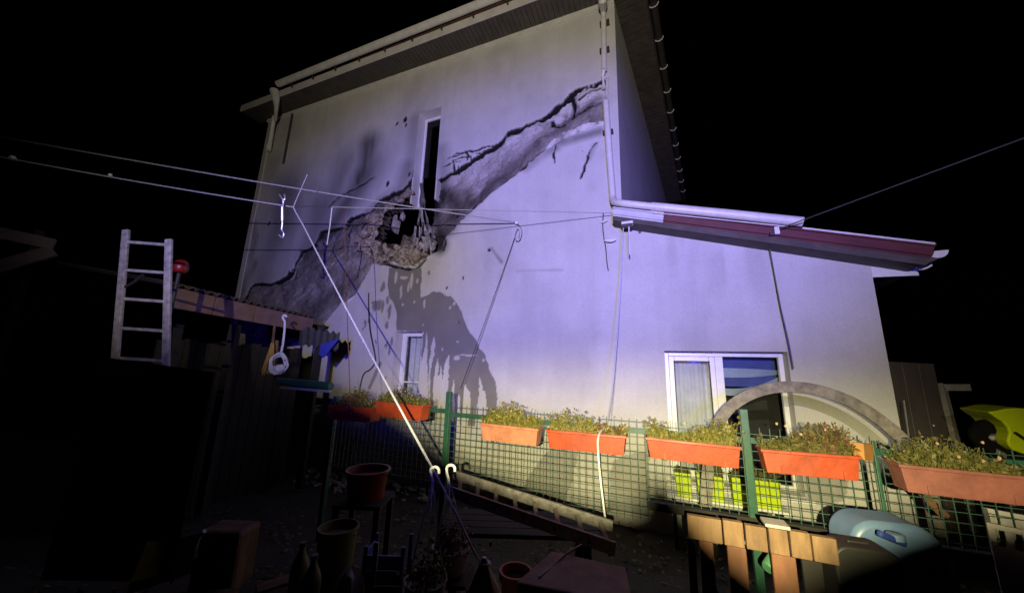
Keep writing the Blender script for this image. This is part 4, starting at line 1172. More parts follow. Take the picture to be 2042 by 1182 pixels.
# ------------------------------------------------------------------ hoop between fence and wall
ho = 1.0
hp = [(1407, 1050, 1.15), (1408, 1000, 1.15), (1412, 930, 1.15), (1424, 862, 1.15), (1452, 815, 1.12), (1500, 784, 1.08), (1560, 771, 1.0), (1625, 776, 0.95), (1690, 798, 0.92), (1745, 830, 0.9), (1795, 872, 0.9), (1828, 912, 0.9), (1850, 960, 0.9)]
hoop_pts = spline([FP(x, y, o) for x, y, o in hp], 6)
def ribbon(pts, w, t, name, m):
    k = MB(); n = len(pts); k0 = 0
    for i, p in enumerate(pts):
        T = (pts[min(n - 1, i + 1)] - pts[max(0, i - 1)]).normalized()
        b = T.cross(nv).normalized()
        for (x, y) in ((-w, -t), (w, -t), (w, t), (-w, t)): k.v.append(p + b * x + nv * y)
    for i in range(n - 1):
        for j in range(4):
            a, b = i * 4 + j, i * 4 + (j + 1) % 4
            k.f.append((a, b, b + 4, a + 4))
    k.f += [(3, 2, 1, 0), tuple((n - 1) * 4 + j for j in range(4))]
    return k.build(name, m, None, bevel=0.004)
last = hoop_pts[-1]; first = hoop_pts[0]
hoop_pts = [Vector((first.x, first.y, ground_z(first.x, first.y) - 0.03))] + hoop_pts + [Vector((last.x + 0.03, last.y, ground_z(last.x, last.y) - 0.03))]
tag(ribbon(hoop_pts, 0.055, 0.02, 'bent_hoop', M_HOSE), 'grey weathered hoop arching in front of the wide window', 'hoop')

# ------------------------------------------------------------------ right background: panel, door frame, vehicle
pn = thing('yard_gate', 'dim grey brown gate panel beyond the right end of the house', 'gate', at(1830, 905, 5.6))
pA, pB, pC, pD = at(1760, 720, 5.2), at(1858, 722, 5.5), at(1890, 920, 5.2), at(1790, 940, 4.9)
gy = (pB - pA); gy.z = 0; gyn = gy.normalized(); gn = Vector((gyn.y, -gyn.x, 0))
zb_ = ground_z(pA.x, pA.y)
def gpanel(x0, x1, z0, z1, o0, o1, name, m):
    q = Vector((pA.x, pA.y, 0))
    pts = [q + gyn * x0 + gn * o1, q + gyn * x1 + gn * o1, q + gyn * x1 + gn * o0, q + gyn * x0 + gn * o0]
    return MB().hexa(quadbox(pts, z0, z1)).build(name, m, pn, bevel=0.004)
gl_ = gy.length
for i in range(3): gpanel(i * gl_ / 3 + 0.004, (i + 1) * gl_ / 3 - 0.004, zb_, pA.z, -0.02, 0.02, 'board', M_PANEL)
gpanel(0.0, gl_, zb_ + 0.3, zb_ + 0.36, 0.021, 0.045, 'crossbar', M_PANEL)
MB().blob(at(1862, 848, 5.1), 0.012, 0.1).build('bolt_head', M_WHITE, pn)
MB().tube([at(1802, 798, 4.9), at(1812, 870, 4.75)], 0.012, 6).build('pull_bar', M_GALV, pn)
df = thing('door_frame', 'pale timber door frame with an overhanging head beside the dim gate', 'door frame', at(1905, 905, 5.5))
MB().bar(at(1878, 765, 5.6), at(1912, 905, 5.2), 0.06, 0.10, gyn).build('post', M_GREYP, df, bevel=0.004)
MB().bar(at(1878, 772, 5.6), at(1931, 772, 5.5), 0.10, 0.10).build('head_beam', M_GREYP, df, bevel=0.004)
MB().bar(at(1912, 903, 5.2), Vector((at(1912, 905, 5.2).x, at(1912, 905, 5.2).y, -0.45)), 0.06, 0.10, gyn).build('post_foot', M_GREYP, df)

vh = thing('parked_vehicle', 'fluorescent yellow vehicle front with a black wheel at the right edge', 'vehicle', at(2030, 960, 4.3))
def fender():
    outer = [(1971, 821), (1990, 818), (2008, 814), (2027, 813), (2045, 814), (2100, 820), (2160, 850), (2160, 920), (2100, 916), (2042, 905), (2022, 898), (2012, 889)]
    inner = [(1984, 831), (2000, 841), (2010, 853), (2013, 864), (2009, 879), (2012, 889)]
    poly = outer + inner[::-1][1:]
    t = 3.9
    fr = [at(x, y, t) for x, y in poly]; bk = [p + Vector((0.35, 0.55, 0)) for p in fr]
    n = len(poly)
    cen = sum(fr, Vector()) / n
    k = MB().add(fr + bk, [tuple(range(n))[::-1], tuple(range(n, 2 * n))] + [(i, (i + 1) % n, n + (i + 1) % n, n + i) for i in range(n)])
    k.build('fender', M_HIVIS, vh, bevel=0.02)
fender()
wc = at(1984, 872, 4.1)
wa = (at(1984, 872, 4.0) - at(2030, 872, 4.9)); wa.z = 0; wa.normalize()
MB().lathe(wc + wa * 0.02, [(0.05, -0.22), (0.17, -0.22), (0.20, -0.19), (0.205, -0.11), (0.20, -0.03), (0.17, 0.0), (0.10, -0.01)], 24, wa).build('tyre', M_TYRE, vh, True)
MB().lathe(wc + wa * 0.02, [(0.10, -0.012), (0.085, -0.03), (0.05, -0.035), (0.045, 0.0), (0.03, 0.006)], 20, wa).build('rim', M_DKMET, vh, True)
MB().blob(wc + wa * 0.03 + UP * 0.0 + gyn * -0.045, 0.028, 0.1).build('hub', mat('hub_grey', (0.5, 0.45, 0.45)), vh, True)
MB().bar(at(2024, 862, 3.88), at(2052, 881, 3.88), 0.02, 0.022).build('fender_slot', M_DARK, vh)
MB().bar(at(1990, 901, 4.0), at(2004, 909, 4.0), 0.04, 0.05).build('step_bracket', M_GREYP, vh, bevel=0.01)
MB().box(at(2120, 930, 4.2) - UP * 0.35, (1, 0, 0), (0, 1, 0), UP, 0.35, 0.4, 0.5).build('chassis', M_DARK, vh, bevel=0.05)

# ------------------------------------------------------------------ left: shed, ladder, beam, red lamp
shed = thing('shed', 'dark lean-to shed with a mauve edge board left of the house', 'shed', at(480, 800, 5.0))
sA, sB = at(330, 590, 4.2), at(622, 649, 6.4)
zS = (sA.z + sB.z) / 2
fa, fb = Vector((sA.x, sA.y, sA.z)), Vector((sB.x, sB.y, sB.z))
segs = [(0.0, 0.24), (0.245, 0.5), (0.505, 0.76), (0.765, 1.0)]
for (k0, k1) in segs:
    MB().bar(fa.lerp(fb, k0), fa.lerp(fb, k1), 0.035, 0.25).build('fascia_board', M_BOARD, shed, bevel=0.006)
bdir = (fb - fa); bdir.z = 0; bdir.normalize(); bn = Vector((-bdir.y, bdir.x, 0))
if bn.x > 0: bn = -bn
fa2, fb2 = fa + bn * 3.0 + UP * 0.5, fb + bn * 3.0 + UP * 0.5
def corr(a0, a1, b1, b0, name, m, n=40, amp=0.02):
    vs = []
    for i in range(n + 1):
        k = i / n; h = amp * math.cos(math.pi * i)
        vs += [a0.lerp(a1, k) + UP * h, b0.lerp(b1, k) + UP * h]
    o = MB().add(vs, [(2 * i, 2 * i + 2, 2 * i + 3, 2 * i + 1) for i in range(n)]).build(name, m, shed)
    md = o.modifiers.new('thick', 'SOLIDIFY'); md.thickness = 0.01
corr(fa + UP * 0.15 - bn * 0.08, fb + UP * 0.15 - bn * 0.08, fb2 + UP * 0.15, fa2 + UP * 0.15, 'roof_sheet', M_SOFDK)
# dark corrugated return with a strip of blue tarpaulin by the wall
ra, rb = at(600, 652, 6.2), at(678, 664, 6.25)
k = MB(); vs = []
for i in range(13):
    q = ra.lerp(rb, i / 12) + UP * (0.03 * math.cos(math.pi * i))
    vs += [q, q - UP * 0.30 + Vector((0, 0.02, 0))]
k.add(vs, [(2 * i, 2 * i + 2, 2 * i + 3, 2 * i + 1) for i in range(12)])
o = k.build('end_sheet', M_DARK, shed); md = o.modifiers.new('thick', 'SOLIDIFY'); md.thickness = 0.012
MB().hexa([at(636, 706, 6.1), at(644, 714, 6.1), at(644, 714, 6.4), at(636, 706, 6.4), at(640, 685, 6.1), at(676, 676, 6.1), at(676, 676, 6.4), at(640, 685, 6.4)]).build('tarpaulin_strip', M_BTARP, shed)
for (px, t) in ((352, 4.3), (470, 5.2), (642, 6.35)):
    q = at(px, 650, t)
    MB().box(Vector((q.x, q.y, (q.z + -0.35) / 2)), (1, 0, 0), (0, 1, 0), UP, 0.05, 0.05, (q.z + 0.35) / 2 + 0.02).build('post', M_WOODD, shed)
q0, q1 = at(345, 700, 4.6), at(628, 720, 6.5)
for i in range(14):
    a0, a1 = q0.lerp(q1, i / 14), q0.lerp(q1, (i + 0.93) / 14)
    a0, a1 = Vector((a0.x, a0.y, 0)) + bn * 0.3, Vector((a1.x, a1.y, 0)) + bn * 0.3
    MB().hexa(quadbox([a0, a1, a1 + bn * 0.03, a0 + bn * 0.03], -0.45, 1.9 + 0.02 * (i % 3))).build('wall_plank', M_WOODD, shed)

ld = thing('aluminium_ladder', 'worn aluminium ladder standing upright in the dark on the left', 'ladder', at(285, 1000, 3.0))
lt0, lb0 = at(252, 458, 3.3), at(232, 690, 3.15)
lt1, lb1 = at(337, 477, 3.3), at(331, 725, 3.15)
def ext(a, b, z): return a + (b - a) * ((z - a.z) / (b.z - a.z))
MB().bar(lt0, ext(lt0, lb0, 0.0), 0.062, 0.03, (0, 1, 0)).build('rail', M_ALU, ld, bevel=0.008)
MB().bar(lt1, ext(lt1, lb1, 0.0), 0.062, 0.03, (0, 1, 0)).build('rail', M_ALU, ld, bevel=0.008)
for i in range(8):
    za = lt0.z - 0.12 - i * 0.265
    if za < 0.1: break
    MB().bar(ext(lt0, lb0, za), ext(lt1, lb1, za - 0.015), 0.035, 0.025).build('rung', M_ALU, ld)
tag(MB().tube(spline([at(250, 572, 3.1), at(268, 562, 3.08), at(285, 548, 3.06)], 4), 0.012, 6).build('stick', M_WOODD), 'short stick caught in the upright ladder', 'stick')
rl = thing('red_lamp', 'dark red round lamp beside the top of the upright ladder', 'lamp', at(358, 545, 3.9))
MB().lathe(at(358, 540, 3.9), [(0.05, -0.02), (0.07, 0.0), (0.075, 0.05), (0.06, 0.10), (0.03, 0.125)], 16).build('lens', M_RED, rl, True)
MB().lathe(at(358, 540, 3.9), [(0.02, -0.5), (0.02, -0.03), (0.055, -0.025)], 12).build('stem', M_DARK, rl, True)
bm = thing('roof_frame', 'dim grey angled roof frame at the far left edge', 'roof frame', at(40, 640, 4.4))
MB().bar(at(-60, 452, 4.2), at(108, 488, 4.6), 0.06, 0.14).build('rafter', M_PANEL, bm)
MB().bar(at(108, 500, 4.6), at(-60, 548, 4.2), 0.06, 0.14).build('rafter', M_PANEL, bm)
q = at(60, 500, 4.8); 
MB().box(Vector((q.x, q.y, q.z / 2)), (1, 0, 0), (0, 1, 0), UP, 0.05, 0.05, q.z / 2 + 0.3).build('post', M_WOODD, bm)

# coil of white cord hanging on the shed edge, straw broom, plank
ck = thing('cord_coil', 'coil of white cord hanging from the shed edge board', 'cord coil', at(555, 745, 5.4))
MB().tube(spline([at(572, 632, 5.4), at(567, 628, 5.4), at(564, 634, 5.4), at(568, 644, 5.4), at(565, 680, 5.4), at(560, 706, 5.4)], 4), 0.016, 7).build('hook_strand', M_ROPE, ck, True)
rnd = random.Random(3)
for i in range(9):
    cc = at(555 + rnd.uniform(-2, 2), 724 + rnd.uniform(-3, 3), 5.36 + rnd.uniform(-.04, .04)); r1, r2 = rnd.uniform(0.09, 0.15), rnd.uniform(0.10, 0.15)
    a0 = rnd.uniform(0, 3)
    MB().tube([cc + Vector((math.cos(j / 20 * 6.283 + a0) * r1, math.sin(j * 0.9 + i) * 0.02, math.sin(j / 20 * 6.283 + a0) * r2)) for j in range(21)], 0.009, 5).build('loop', M_ROPE, ck, True)
MB().blob(at(556, 736, 5.3), 0.07, 0.35, 6, 8).build('tangle', M_ROPE, ck)
br = thing('straw_broom', 'yellow straw broom head beside the coil of white cord', 'broom', at(538, 745, 5.5))
k = MB(); rnd = random.Random(5)
for i in range(60):
    k.tube([at(543 + rnd.uniform(-3, 3), 684, 5.5), at(535 + rnd.uniform(-14, 14), 740 + rnd.uniform(-8, 8), 5.5 + rnd.uniform(-.1, .1))], 0.005, 4)
k.build('bristles', M_STRAW, br)
MB().tube([at(543, 690, 5.5), at(549, 640, 5.7)], 0.02, 8).build('handle', M_WOOD, br)
tag(MB().bar(at(549, 678, 5.6), at(545, 728, 5.6), 0.10, 0.03, (0, 1, 0)).build('short_plank', M_WOOD, None, bevel=0.004), 'short beige plank behind the coil of white cord', 'plank')
nr = thing('green_netting_roll', 'rolled dark green netting lying along the left fence top', 'netting roll', FP(610, 776, FO - 0.05))
MB().tube([FP(555, 760, FO - 0.06), FP(600, 764, FO - 0.06), FP(660, 770, FO - 0.06)], [0.05, 0.06, 0.05], 10).build('roll', M_GREEN, nr, True)
MB().bar(FP(560, 772, FO), FP(658, 780, FO), 0.03, 0.03).build('support_bar', M_GREYP, nr)

# ------------------------------------------------------------------ foreground yard clutter
def gnd(p): return Vector((p.x, p.y, ground_z(p.x, p.y)))
# long ladder lying across the pile below the fence
l2 = thing('lying_ladder', 'aluminium ladder lying across the dark yard below the fence', 'ladder', at(1080, 1040, 2.75))
ua, ub = at(905, 946, 3.15), at(1222, 1049, 2.55)
wa_, wb_ = at(890, 977, 2.95), at(1228, 1094, 2.35)
MB().bar(ua, ub, 0.03, 0.075).build('rail', M_ALU, l2, bevel=0.006)
MB().bar(wa_, wb_, 0.03, 0.085).build('rail', M_ALU, l2, bevel=0.006)
for i in range(8):
    k = 0.06 + i * 0.125
    MB().bar(ua.lerp(ub, k), wa_.lerp(wb_, k + 0.03), 0.03, 0.025).build('rung', M_ALU, l2)
for i in range(5):
    q = wa_.lerp(wb_, 0.15 + i * 0.18) - nv * 0
    MB().box(q + Vector((-0.1, -0.9, 0)).normalized() * 0.017, dv, nv, UP, 0.01, 0.006, 0.014).build('rivet', M_DARK, l2)
# workbench under it
wbn = thing('low_bench', 'low dark timber bench under the lying ladder', 'bench', gnd(at(1060, 1100, 2.8)))
q = wbn.location
topz = min(wa_.lerp(wb_, 0.5).z, ua.lerp(ub, 0.5).z) - 0.16
for i in range(4):
    MB().box(Vector((q.x - 0.1, q.y + 0.05 - 0.17 + i * 0.12, topz)), (1, 0, 0), (0, 1, 0), UP, 0.62, 0.055, 0.015).build('plank', M_WOODD, wbn)
for sx in (-0.6, 0.42):
    for sy in (-0.1, 0.22): MB().box(Vector((q.x + sx, q.y + sy, (topz + q.z) / 2)), (1, 0, 0), (0, 1, 0), UP, 0.03, 0.03, (topz - q.z) / 2).build('leg', M_WOODD, wbn)

# pallet standing on edge
pl = thing('wooden_pallet', 'wooden pallet standing on edge below the middle fence post', 'pallet', gnd(at(1500, 1150, 2.3)))
plo = D - 2.55
def plp(px, py): return SZ(px, py, plo)
zt_ = plp(1450, 1040)[1]; zb1 = plp(1450, 1075)[1]
gzp = 0.0
edges = [(1372, 1441), (1443, 1484), (1487, 1530), (1533, 1572), (1575, 1616), (1618, 1668)]
for i, (x0, x1) in enumerate(edges):
    s0, s1 = plp(x0, 1050)[0], plp(x1, 1050)[0]
    dz = 0.004 * math.sin(i * 2.1)
    MB().fbox(s0, s1 - 0.003, zb1 - 0.035, zt_ + dz, plo - 0.05, plo - 0.012).build('top_board', M_WOOD, pl, bevel=0.004)
for i, (x0, x1, m) in enumerate([(1396, 1424, M_WOODR), (1452, 1490, M_WOODR), (1540, 1588, M_WOODR), (1600, 1640, M_WOODD), (1372, 1388, M_WOODD)]):
    s0, s1 = plp(x0, 1100)[0], plp(x1, 1100)[0]
    MB().fbox(s0, s1, -0.03, zb1 - 0.04, plo - 0.048, plo - 0.022).build('slat', m, pl, bevel=0.004)
MB().fbox(plp(1372, 1100)[0], plp(1660, 1100)[0], 0.12, 0.2, plo - 0.08, plo - 0.051).build('back_rail', M_WOODD, pl)
tag(MB().fbox(plp(1525, 1050)[0], plp(1574, 1050)[0], zt_ + 0.013, zt_ + 0.03, plo - 0.09, plo + 0.02).build('loose_board', M_GREYP, None, bevel=0.003), 'short pale board end lying on top of the pallet', 'board')
gt = thing('green_tube', 'short green plastic tube leaning against the pallet', 'tube', at(1530, 1145, 2.0))
MB().lathe(at(1575, 1066, 2.22), [(0.03, 0.0), (0.036, 0.005), (0.036, 0.30), (0.03, 0.31)], 14, at(1510, 1165, 2.0) - at(1575, 1066, 2.22)).build('tube', mat('green_tube', (0.05, 0.16, 0.08)), gt, True)
MB().lathe(at(1575, 1066, 2.22), [(0.039, 0.0), (0.039, 0.02)], 14, at(1510, 1165, 2.0) - at(1575, 1066, 2.22)).build('collar', M_GREYP, gt, True)
# blue drum with black bin in front
dr = thing('blue_canister', 'pale blue plastic canister with a rounded shoulder at lower right', 'canister', gnd(at(1775, 1182, 2.2)))
def rounded_prism(c, ax, ay, w, h, r, dep, n=8):
    pts = []
    for (cx, cy, a0) in ((w / 2 - r, h / 2 - r, 0), (-w / 2 + r, h / 2 - r, 90), (-w / 2 + r, -h / 2 + r, 180), (w / 2 - r, -h / 2 + r, 270)):
        for j in range(n + 1):
            a = math.radians(a0 + 90 * j / n); pts.append((cx + r * math.cos(a), cy + r * math.sin(a)))
    nn = Vector(ax).cross(Vector(ay)).normalized()
    fr = [Vector(c) + Vector(ax) * x + Vector(ay) * y + nn * dep / 2 for x, y in pts]
    bk = [p - nn * dep for p in fr]; N_ = len(pts)
    return MB().add(fr + bk, [tuple(range(N_)), tuple(range(N_, 2 * N_))[::-1]] + [(i, N_ + i, N_ + (i + 1) % N_, (i + 1) % N_) for i in range(N_)])
dc = at(1768, 1120, 2.15); dax = Vector((0.97, -0.25, -0.0)).normalized()
dtop = at(1755, 1034, 2.15).z
hh_ = dtop + 0.0
rounded_prism(Vector((dc.x, dc.y, dtop - hh_ / 2)), dax, UP, 0.46, hh_, 0.15, 0.26).build('body', M_BLUEP, dr, True, bevel=0.03)
MB().bar(at(1752, 1062, 1.98), at(1805, 1084, 1.98), 0.03, 0.035).build('handle', M_BLUED, dr, bevel=0.01)
MB().lathe(at(1787, 1075, 1.99), [(0.04, 0), (0.04, 0.03), (0.034, 0.034)], 16, UP).build('cap', M_BLUEP, dr, True)
bb = thing('black_box', 'black round shouldered box in front of the pale blue canister', 'box', gnd(at(1725, 1200, 1.85)))
bc = at(1718, 1140, 1.88); bt = at(1730, 1086, 1.88).z
rounded_prism(Vector((bc.x, bc.y, bt / 2)), dax, UP, 0.30, bt, 0.07, 0.16).build('body', M_DARK, bb, True, bevel=0.01)
MB().bar(Vector((bc.x, bc.y, bt)) - dax * 0.05, Vector((bc.x, bc.y, bt)) + dax * 0.05, 0.03, 0.02).build('grip', M_DARK, bb, bevel=0.005)
# grey slotted crate at right edge
cr = thing('grey_crate', 'light grey slotted plastic crate at the lower right edge', 'crate', gnd(at(2030, 1110, 2.1)))
xA, xB = at(1966, 1040, 2.1), at(2120, 1110, 1.9)
cdx = (xB - xA); cdx.z = 0; cl = cdx.length; cdx.normalize(); cdn = Vector((-cdx.y, cdx.x, 0))
qz = xA.z
def cbox(x0, x1, y0, y1, z0, z1, name='side', m=M_GREYP):
    q = Vector((xA.x, xA.y, 0))
    MB().hexa(quadbox([q + cdx * x0 + cdn * y0, q + cdx * x1 + cdn * y0, q + cdx * x1 + cdn * y1, q + cdx * x0 + cdn * y1], z0, z1)).build(name, m, cr, bevel=0.003)
cbox(0, cl, -0.006, 0.014, qz - 0.03, qz, 'rim')
cbox(0, 0.02, 0.015, 0.4, qz - 0.03, qz, 'rim')
cbox(0, cl, 0.401, 0.42, qz - 0.03, qz, 'rim')
cbox(0, cl, 0.0, 0.012, qz - 0.36, qz - 0.12)
for i in range(8): cbox(i * 0.06, i * 0.06 + 0.028, 0.0, 0.012, qz - 0.12, qz - 0.03, 'slot_bar')
cbox(0, cl, 0.38, 0.392, qz - 0.36, qz - 0.03)
cbox(0.0, 0.012, 0.012, 0.38, qz - 0.36, qz - 0.031)
cbox(0, cl, 0.0, 0.392, qz - 0.38, qz - 0.361, 'base')
stool = thing('dark_stool', 'dark block under the grey crate', 'block', gnd(at(2030, 1110, 2.1)))
q = Vector((xA.x, xA.y, 0)) 
MB().hexa(quadbox([q + cdx * 0.02 + cdn * 0.02, q + cdx * (cl - 0.02) + cdn * 0.02, q + cdx * (cl - 0.02) + cdn * 0.36, q + cdx * 0.02 + cdn * 0.36], -0.02, qz - 0.383)).build('body', M_DARK, stool, bevel=0.01)
tag(MB().bar(at(1816, 958, 2.7), at(1885, 1030, 2.45), 0.05, 0.03).build('wood_offcut', M_WOOD, None, bevel=0.004), 'pale wooden stick leaning in front of the brownish pink planter', 'stick')
# grey pink covered box
bx_ = thing('covered_box', 'low box covered in grey pink cloth in the yard foreground', 'box', gnd(at(1150, 1182, 2.0)))
T1, T2, T3, T4 = at(1101, 1101, 2.25), at(1246, 1121, 2.1), at(1262, 1205, 1.75), at(1030, 1185, 1.9)
zc_ = (T1.z + T2.z + T3.z + T4.z) / 4
ring_ = [Vector((t.x, t.y, 0)) for t in (T4, T3, T2, T1)]
MB().hexa([p + UP * 0.0 for p in ring_] + [p + UP * zc_ for p in ring_]).build('box', M_CLOTH, bx_, bevel=0.03)
cen = sum(ring_, Vector()) / 4
MB().hexa([cen + (p - cen) * 1.02 + UP * (zc_ - 0.06) for p in ring_] + [cen + (p - cen) * 1.02 + UP * (zc_ + 0.012) for p in ring_]).build('lid', M_CLOTH, bx_, bevel=0.012)
cord('dark_hose', spline([at(1075, 1150, 1.95), at(1105, 1125, 2.1), at(1135, 1100, 2.2), at(1160, 1085, 2.3)], 5), 0.006, M_BLKW, 'thin dark hose crossing the cloth covered box', 'hose')
# hanging baskets
def basket(label, hx, hy, t, pot_x, pot_y, seed, leaf):
    h = at(hx, hy, t); r = thing('hanging_basket', label, 'hanging basket', at(pot_x, pot_y + 40, t))
    px_ = t / F
    MB().tube(spline([h + Vector((9, 0, -3)) * px_, h + Vector((8, 0, 5)) * px_, h + Vector((1, 0, 9)) * px_, h + Vector((-7, 0, 5)) * px_, h + Vector((-6, 0, -6)) * px_, h + Vector((-2, 0, -18)) * px_], 4), 0.008, 7).build('hook', M_WHITE, r, True)
    base = at(pot_x, pot_y, t); R = 0.115
    j0 = h + Vector((-2, 0, -16)) * px_
    for k in range(3):
        a = math.radians(100 + 120 * k); e = base + Vector((math.cos(a) * R, math.sin(a) * R, 0))
        MB().tube([j0, j0.lerp(e, 0.5), e], 0.004, 5).build('strand', M_WHITE, r, True)
    MB().lathe(base - UP * 0.14, [(0.075, 0), (0.085, 0.01), (0.115, 0.13), (0.122, 0.132), (0.122, 0.145), (0.11, 0.145), (0.105, 0.12)], 20).build('pot', M_GREYP, r, True)
    MB().lathe(base - UP * 0.03, [(0.104, 0), (0.104, 0.008)], 16).build('soil', M_SOIL, r)
    k = MB(); rnd = random.Random(seed)
    for i in range(420):
        d = Vector((rnd.gauss(0, 1), rnd.gauss(0, 1), abs(rnd.gauss(0.4, 0.6)))).normalized()
        q = base + d * rnd.uniform(0.03, 0.15)
        a = Vector((rnd.gauss(0, 1), rnd.gauss(0, 1), rnd.gauss(0, 1))).normalized(); c = a.cross(d).normalized()
        l, w = rnd.uniform(0.015, 0.035), rnd.uniform(0.006, 0.012)
        k.add([q, q + a * l * 0.5 + c * w, q + a * l, q + a * l * 0.5 - c * w], [(0, 1, 2, 3)])
    k.build('foliage', leaf, r)
    return base
b1_ = basket('white hanging basket hooked on the slanting rope', 866, 940, 1.95, 850, 1155, 31, M_LEAFD)
b2_ = basket('hanging basket with dry reddish leaves behind the slanting rope', 898, 936, 2.2, 900, 1090, 32, M_DRY)
for (bq, lb) in ((b1_, 'dark upturned crate under the white hanging basket'), (b2_, 'dark upturned crate under the reddish hanging basket')):
    c = thing('upturned_crate', lb, 'crate', Vector((bq.x, bq.y, 0)))
    zt2 = bq.z - 0.143
    for sx in (-1, 1): 
        MB().box(Vector((bq.x + sx * 0.13, bq.y, zt2 / 2 - 0.02)), (1, 0, 0), (0, 1, 0), UP, 0.012, 0.13, zt2 / 2).build('side', M_WOODD, c)
    MB().box(Vector((bq.x, bq.y, zt2 - 0.012)), (1, 0, 0), (0, 1, 0), UP, 0.115, 0.13, 0.01).build('top', M_WOODD, c)
# white bag, tub, crates, bottles in the dark
wbag = thing('white_bag', 'pale cloth bag slumped at the foot of the rope', 'bag', gnd(at(980, 1182, 1.85)))
q = at(975, 1190, 1.85)
n = 14; vs = []; fs = []; rnd = random.Random(6)
prof = [(0.14, 0.0), (0.15, 0.15), (0.12, 0.5), (0.085, 0.8), (0.03, 1.0), (0.012, 1.06)]
H_ = at(968, 1118, 1.85).z
for (r_, h_) in prof:
    for j in range(n):
        a = 2 * math.pi * j / n; rr = r_ * (1 + 0.18 * math.sin(a * 3 + h_ * 4) + rnd.uniform(-.06, .06))
        vs.append(Vector((q.x - 0.03 * h_ + rr * math.cos(a), q.y + rr * math.sin(a), h_ * H_ / 1.06)))
for i in range(len(prof) - 1):
    for j in range(n):
        a, b = i * n + j, i * n + (j + 1) % n
        fs.append((a, b, b + n, a + n))
fs += [tuple(range(n))[::-1], tuple((len(prof) - 1) * n + j for j in range(n))]
MB().add(vs, fs).build('sack', M_GREYP, wbag, True)
MB().lathe(Vector((q.x - 0.028, q.y, H_ * 0.93)), [(0.03, 0), (0.034, 0.012), (0.03, 0.024)], 12).build('tie', M_ROPE, wbag, True)
def simple_tub(name, label, cat, px, pyt, t, r, h, m, foot=0.85):
    q = at(px, pyt, t); zt3 = q.z; o = thing(name, label, cat, Vector((q.x, q.y, zt3 - h)))
    MB().lathe(Vector((q.x, q.y, zt3 - h)), [(r * foot, 0), (r * foot, 0.01), (r * 0.98, h - 0.02), (r * 1.06, h - 0.02), (r * 1.06, h), (r * 0.96, h), (r * 0.9, h - 0.06)], 22).build('body', m, o, True)
    k = MB(); pts = [Vector((q.x + math.cos(a) * r, q.y - 0.02, zt3 - 0.04 - math.sin(a) * 0.07)) for a in [math.pi * j / 10 for j in range(11)]]
    k.tube(pts, 0.006, 5).build('handle', M_GALV, o, True)
    return o
simple_tub('red_tub', 'dark red plastic tub deep in the shade of the yard', 'tub', 735, 934, 3.5, 0.20, 0.26, M_RED)
q = at(735, 934, 3.5)
ts = thing('tub_stand', 'dark timber stand under the red tub', 'stand', gnd(q))
MB().box(Vector((q.x, q.y, q.z - 0.28)), (1, 0, 0), (0, 1, 0), UP, 0.22, 0.22, 0.018).build('top', M_WOODD, ts)
for sx in (-1, 1):
    for sy in (-1, 1):
        zz_ = q.z - 0.298; gz_ = ground_z(q.x, q.y) - 0.05
        MB().box(Vector((q.x + sx * 0.19, q.y + sy * 0.19, (zz_ + gz_) / 2)), (1, 0, 0), (0, 1, 0), UP, 0.025, 0.025, (zz_ - gz_) / 2).build('leg', M_WOODD, ts)
simple_tub('olive_bucket', 'olive bucket standing in the dark foreground', 'bucket', 676, 1048, 2.7, 0.14, at(676, 1048, 2.7).z + 0.09, M_OLIVE)
def bottle(px, pyt, t, label, m):
    q = at(px, pyt, t); h = q.z; o = thing('plastic_bottle', label, 'bottle', Vector((q.x, q.y, 0)), 'bottles in the dark yard')
    MB().lathe(Vector((q.x, q.y, 0)), [(0.05, 0), (0.055, 0.02), (0.055, h * 0.7), (0.045, h * 0.78), (0.018, h * 0.9), (0.018, h * 0.95)], 16).build('body', m, o, True)
    MB().lathe(Vector((q.x, q.y, h * 0.95)), [(0.021, 0), (0.021, h * 0.05)], 12).build('cap', M_DKMET, o, True)
bottle(605, 1080, 2.35, 'tall olive bottle left of the olive bucket', M_OLIVE)
bottle(628, 1105, 2.2, 'shorter olive bottle touching the olive bucket', M_OLIVE)
bcx = thing('blue_crate', 'deep blue slatted crate between the bucket and the hanging basket', 'crate', gnd(at(778, 1150, 2.4)))
q = at(778, 1075, 2.4)
for i in range(5):
    zz = 0.06 + i * (q.z - 0.06) / 5
    MB().box(Vector((q.x, q.y - 0.11, zz)), (1, 0, 0), (0, 1, 0), UP, 0.13, 0.008, 0.04).build('slat', M_BLUED, bcx)
    MB().box(Vector((q.x - 0.13, q.y, zz)), (0, 1, 0), (1, 0, 0), UP, 0.10, 0.008, 0.04).build('slat', M_BLUED, bcx)
for sx in (-1, 1):
    for sy in (-1, 1): MB().box(Vector((q.x + sx * 0.121, q.y + sy * 0.095, q.z / 2)), (1, 0, 0), (0, 1, 0), UP, 0.012, 0.012, q.z / 2).build('corner_post', M_BLUED, bcx)
tag(MB().bar(at(751, 1080, 2.2), Vector((at(744, 1150, 2.2).x, at(744, 1150, 2.2).y, 0.0)), 0.03, 0.012, (0, 1, 0)).build('white_lath', M_GREYP), 'pale upright lath left of the deep blue crate', 'lath')
yb = thing('yellow_crate', 'tilted yellow plastic box side at lower left', 'box', gnd(at(290, 1160, 2.7)))
Y1, Y2, Y3, Y4 = at(258, 1160, 2.55), at(312, 1146, 2.65), at(336, 1074, 2.75), at(292, 1078, 2.65)
yn = (Y2 - Y1).cross(Y4 - Y1).normalized() * 0.02
MB().hexa([Y1, Y2, Y3, Y4, Y1 + yn, Y2 + yn, Y3 + yn, Y4 + yn]).build('side', M_YEL, yb, bevel=0.006)
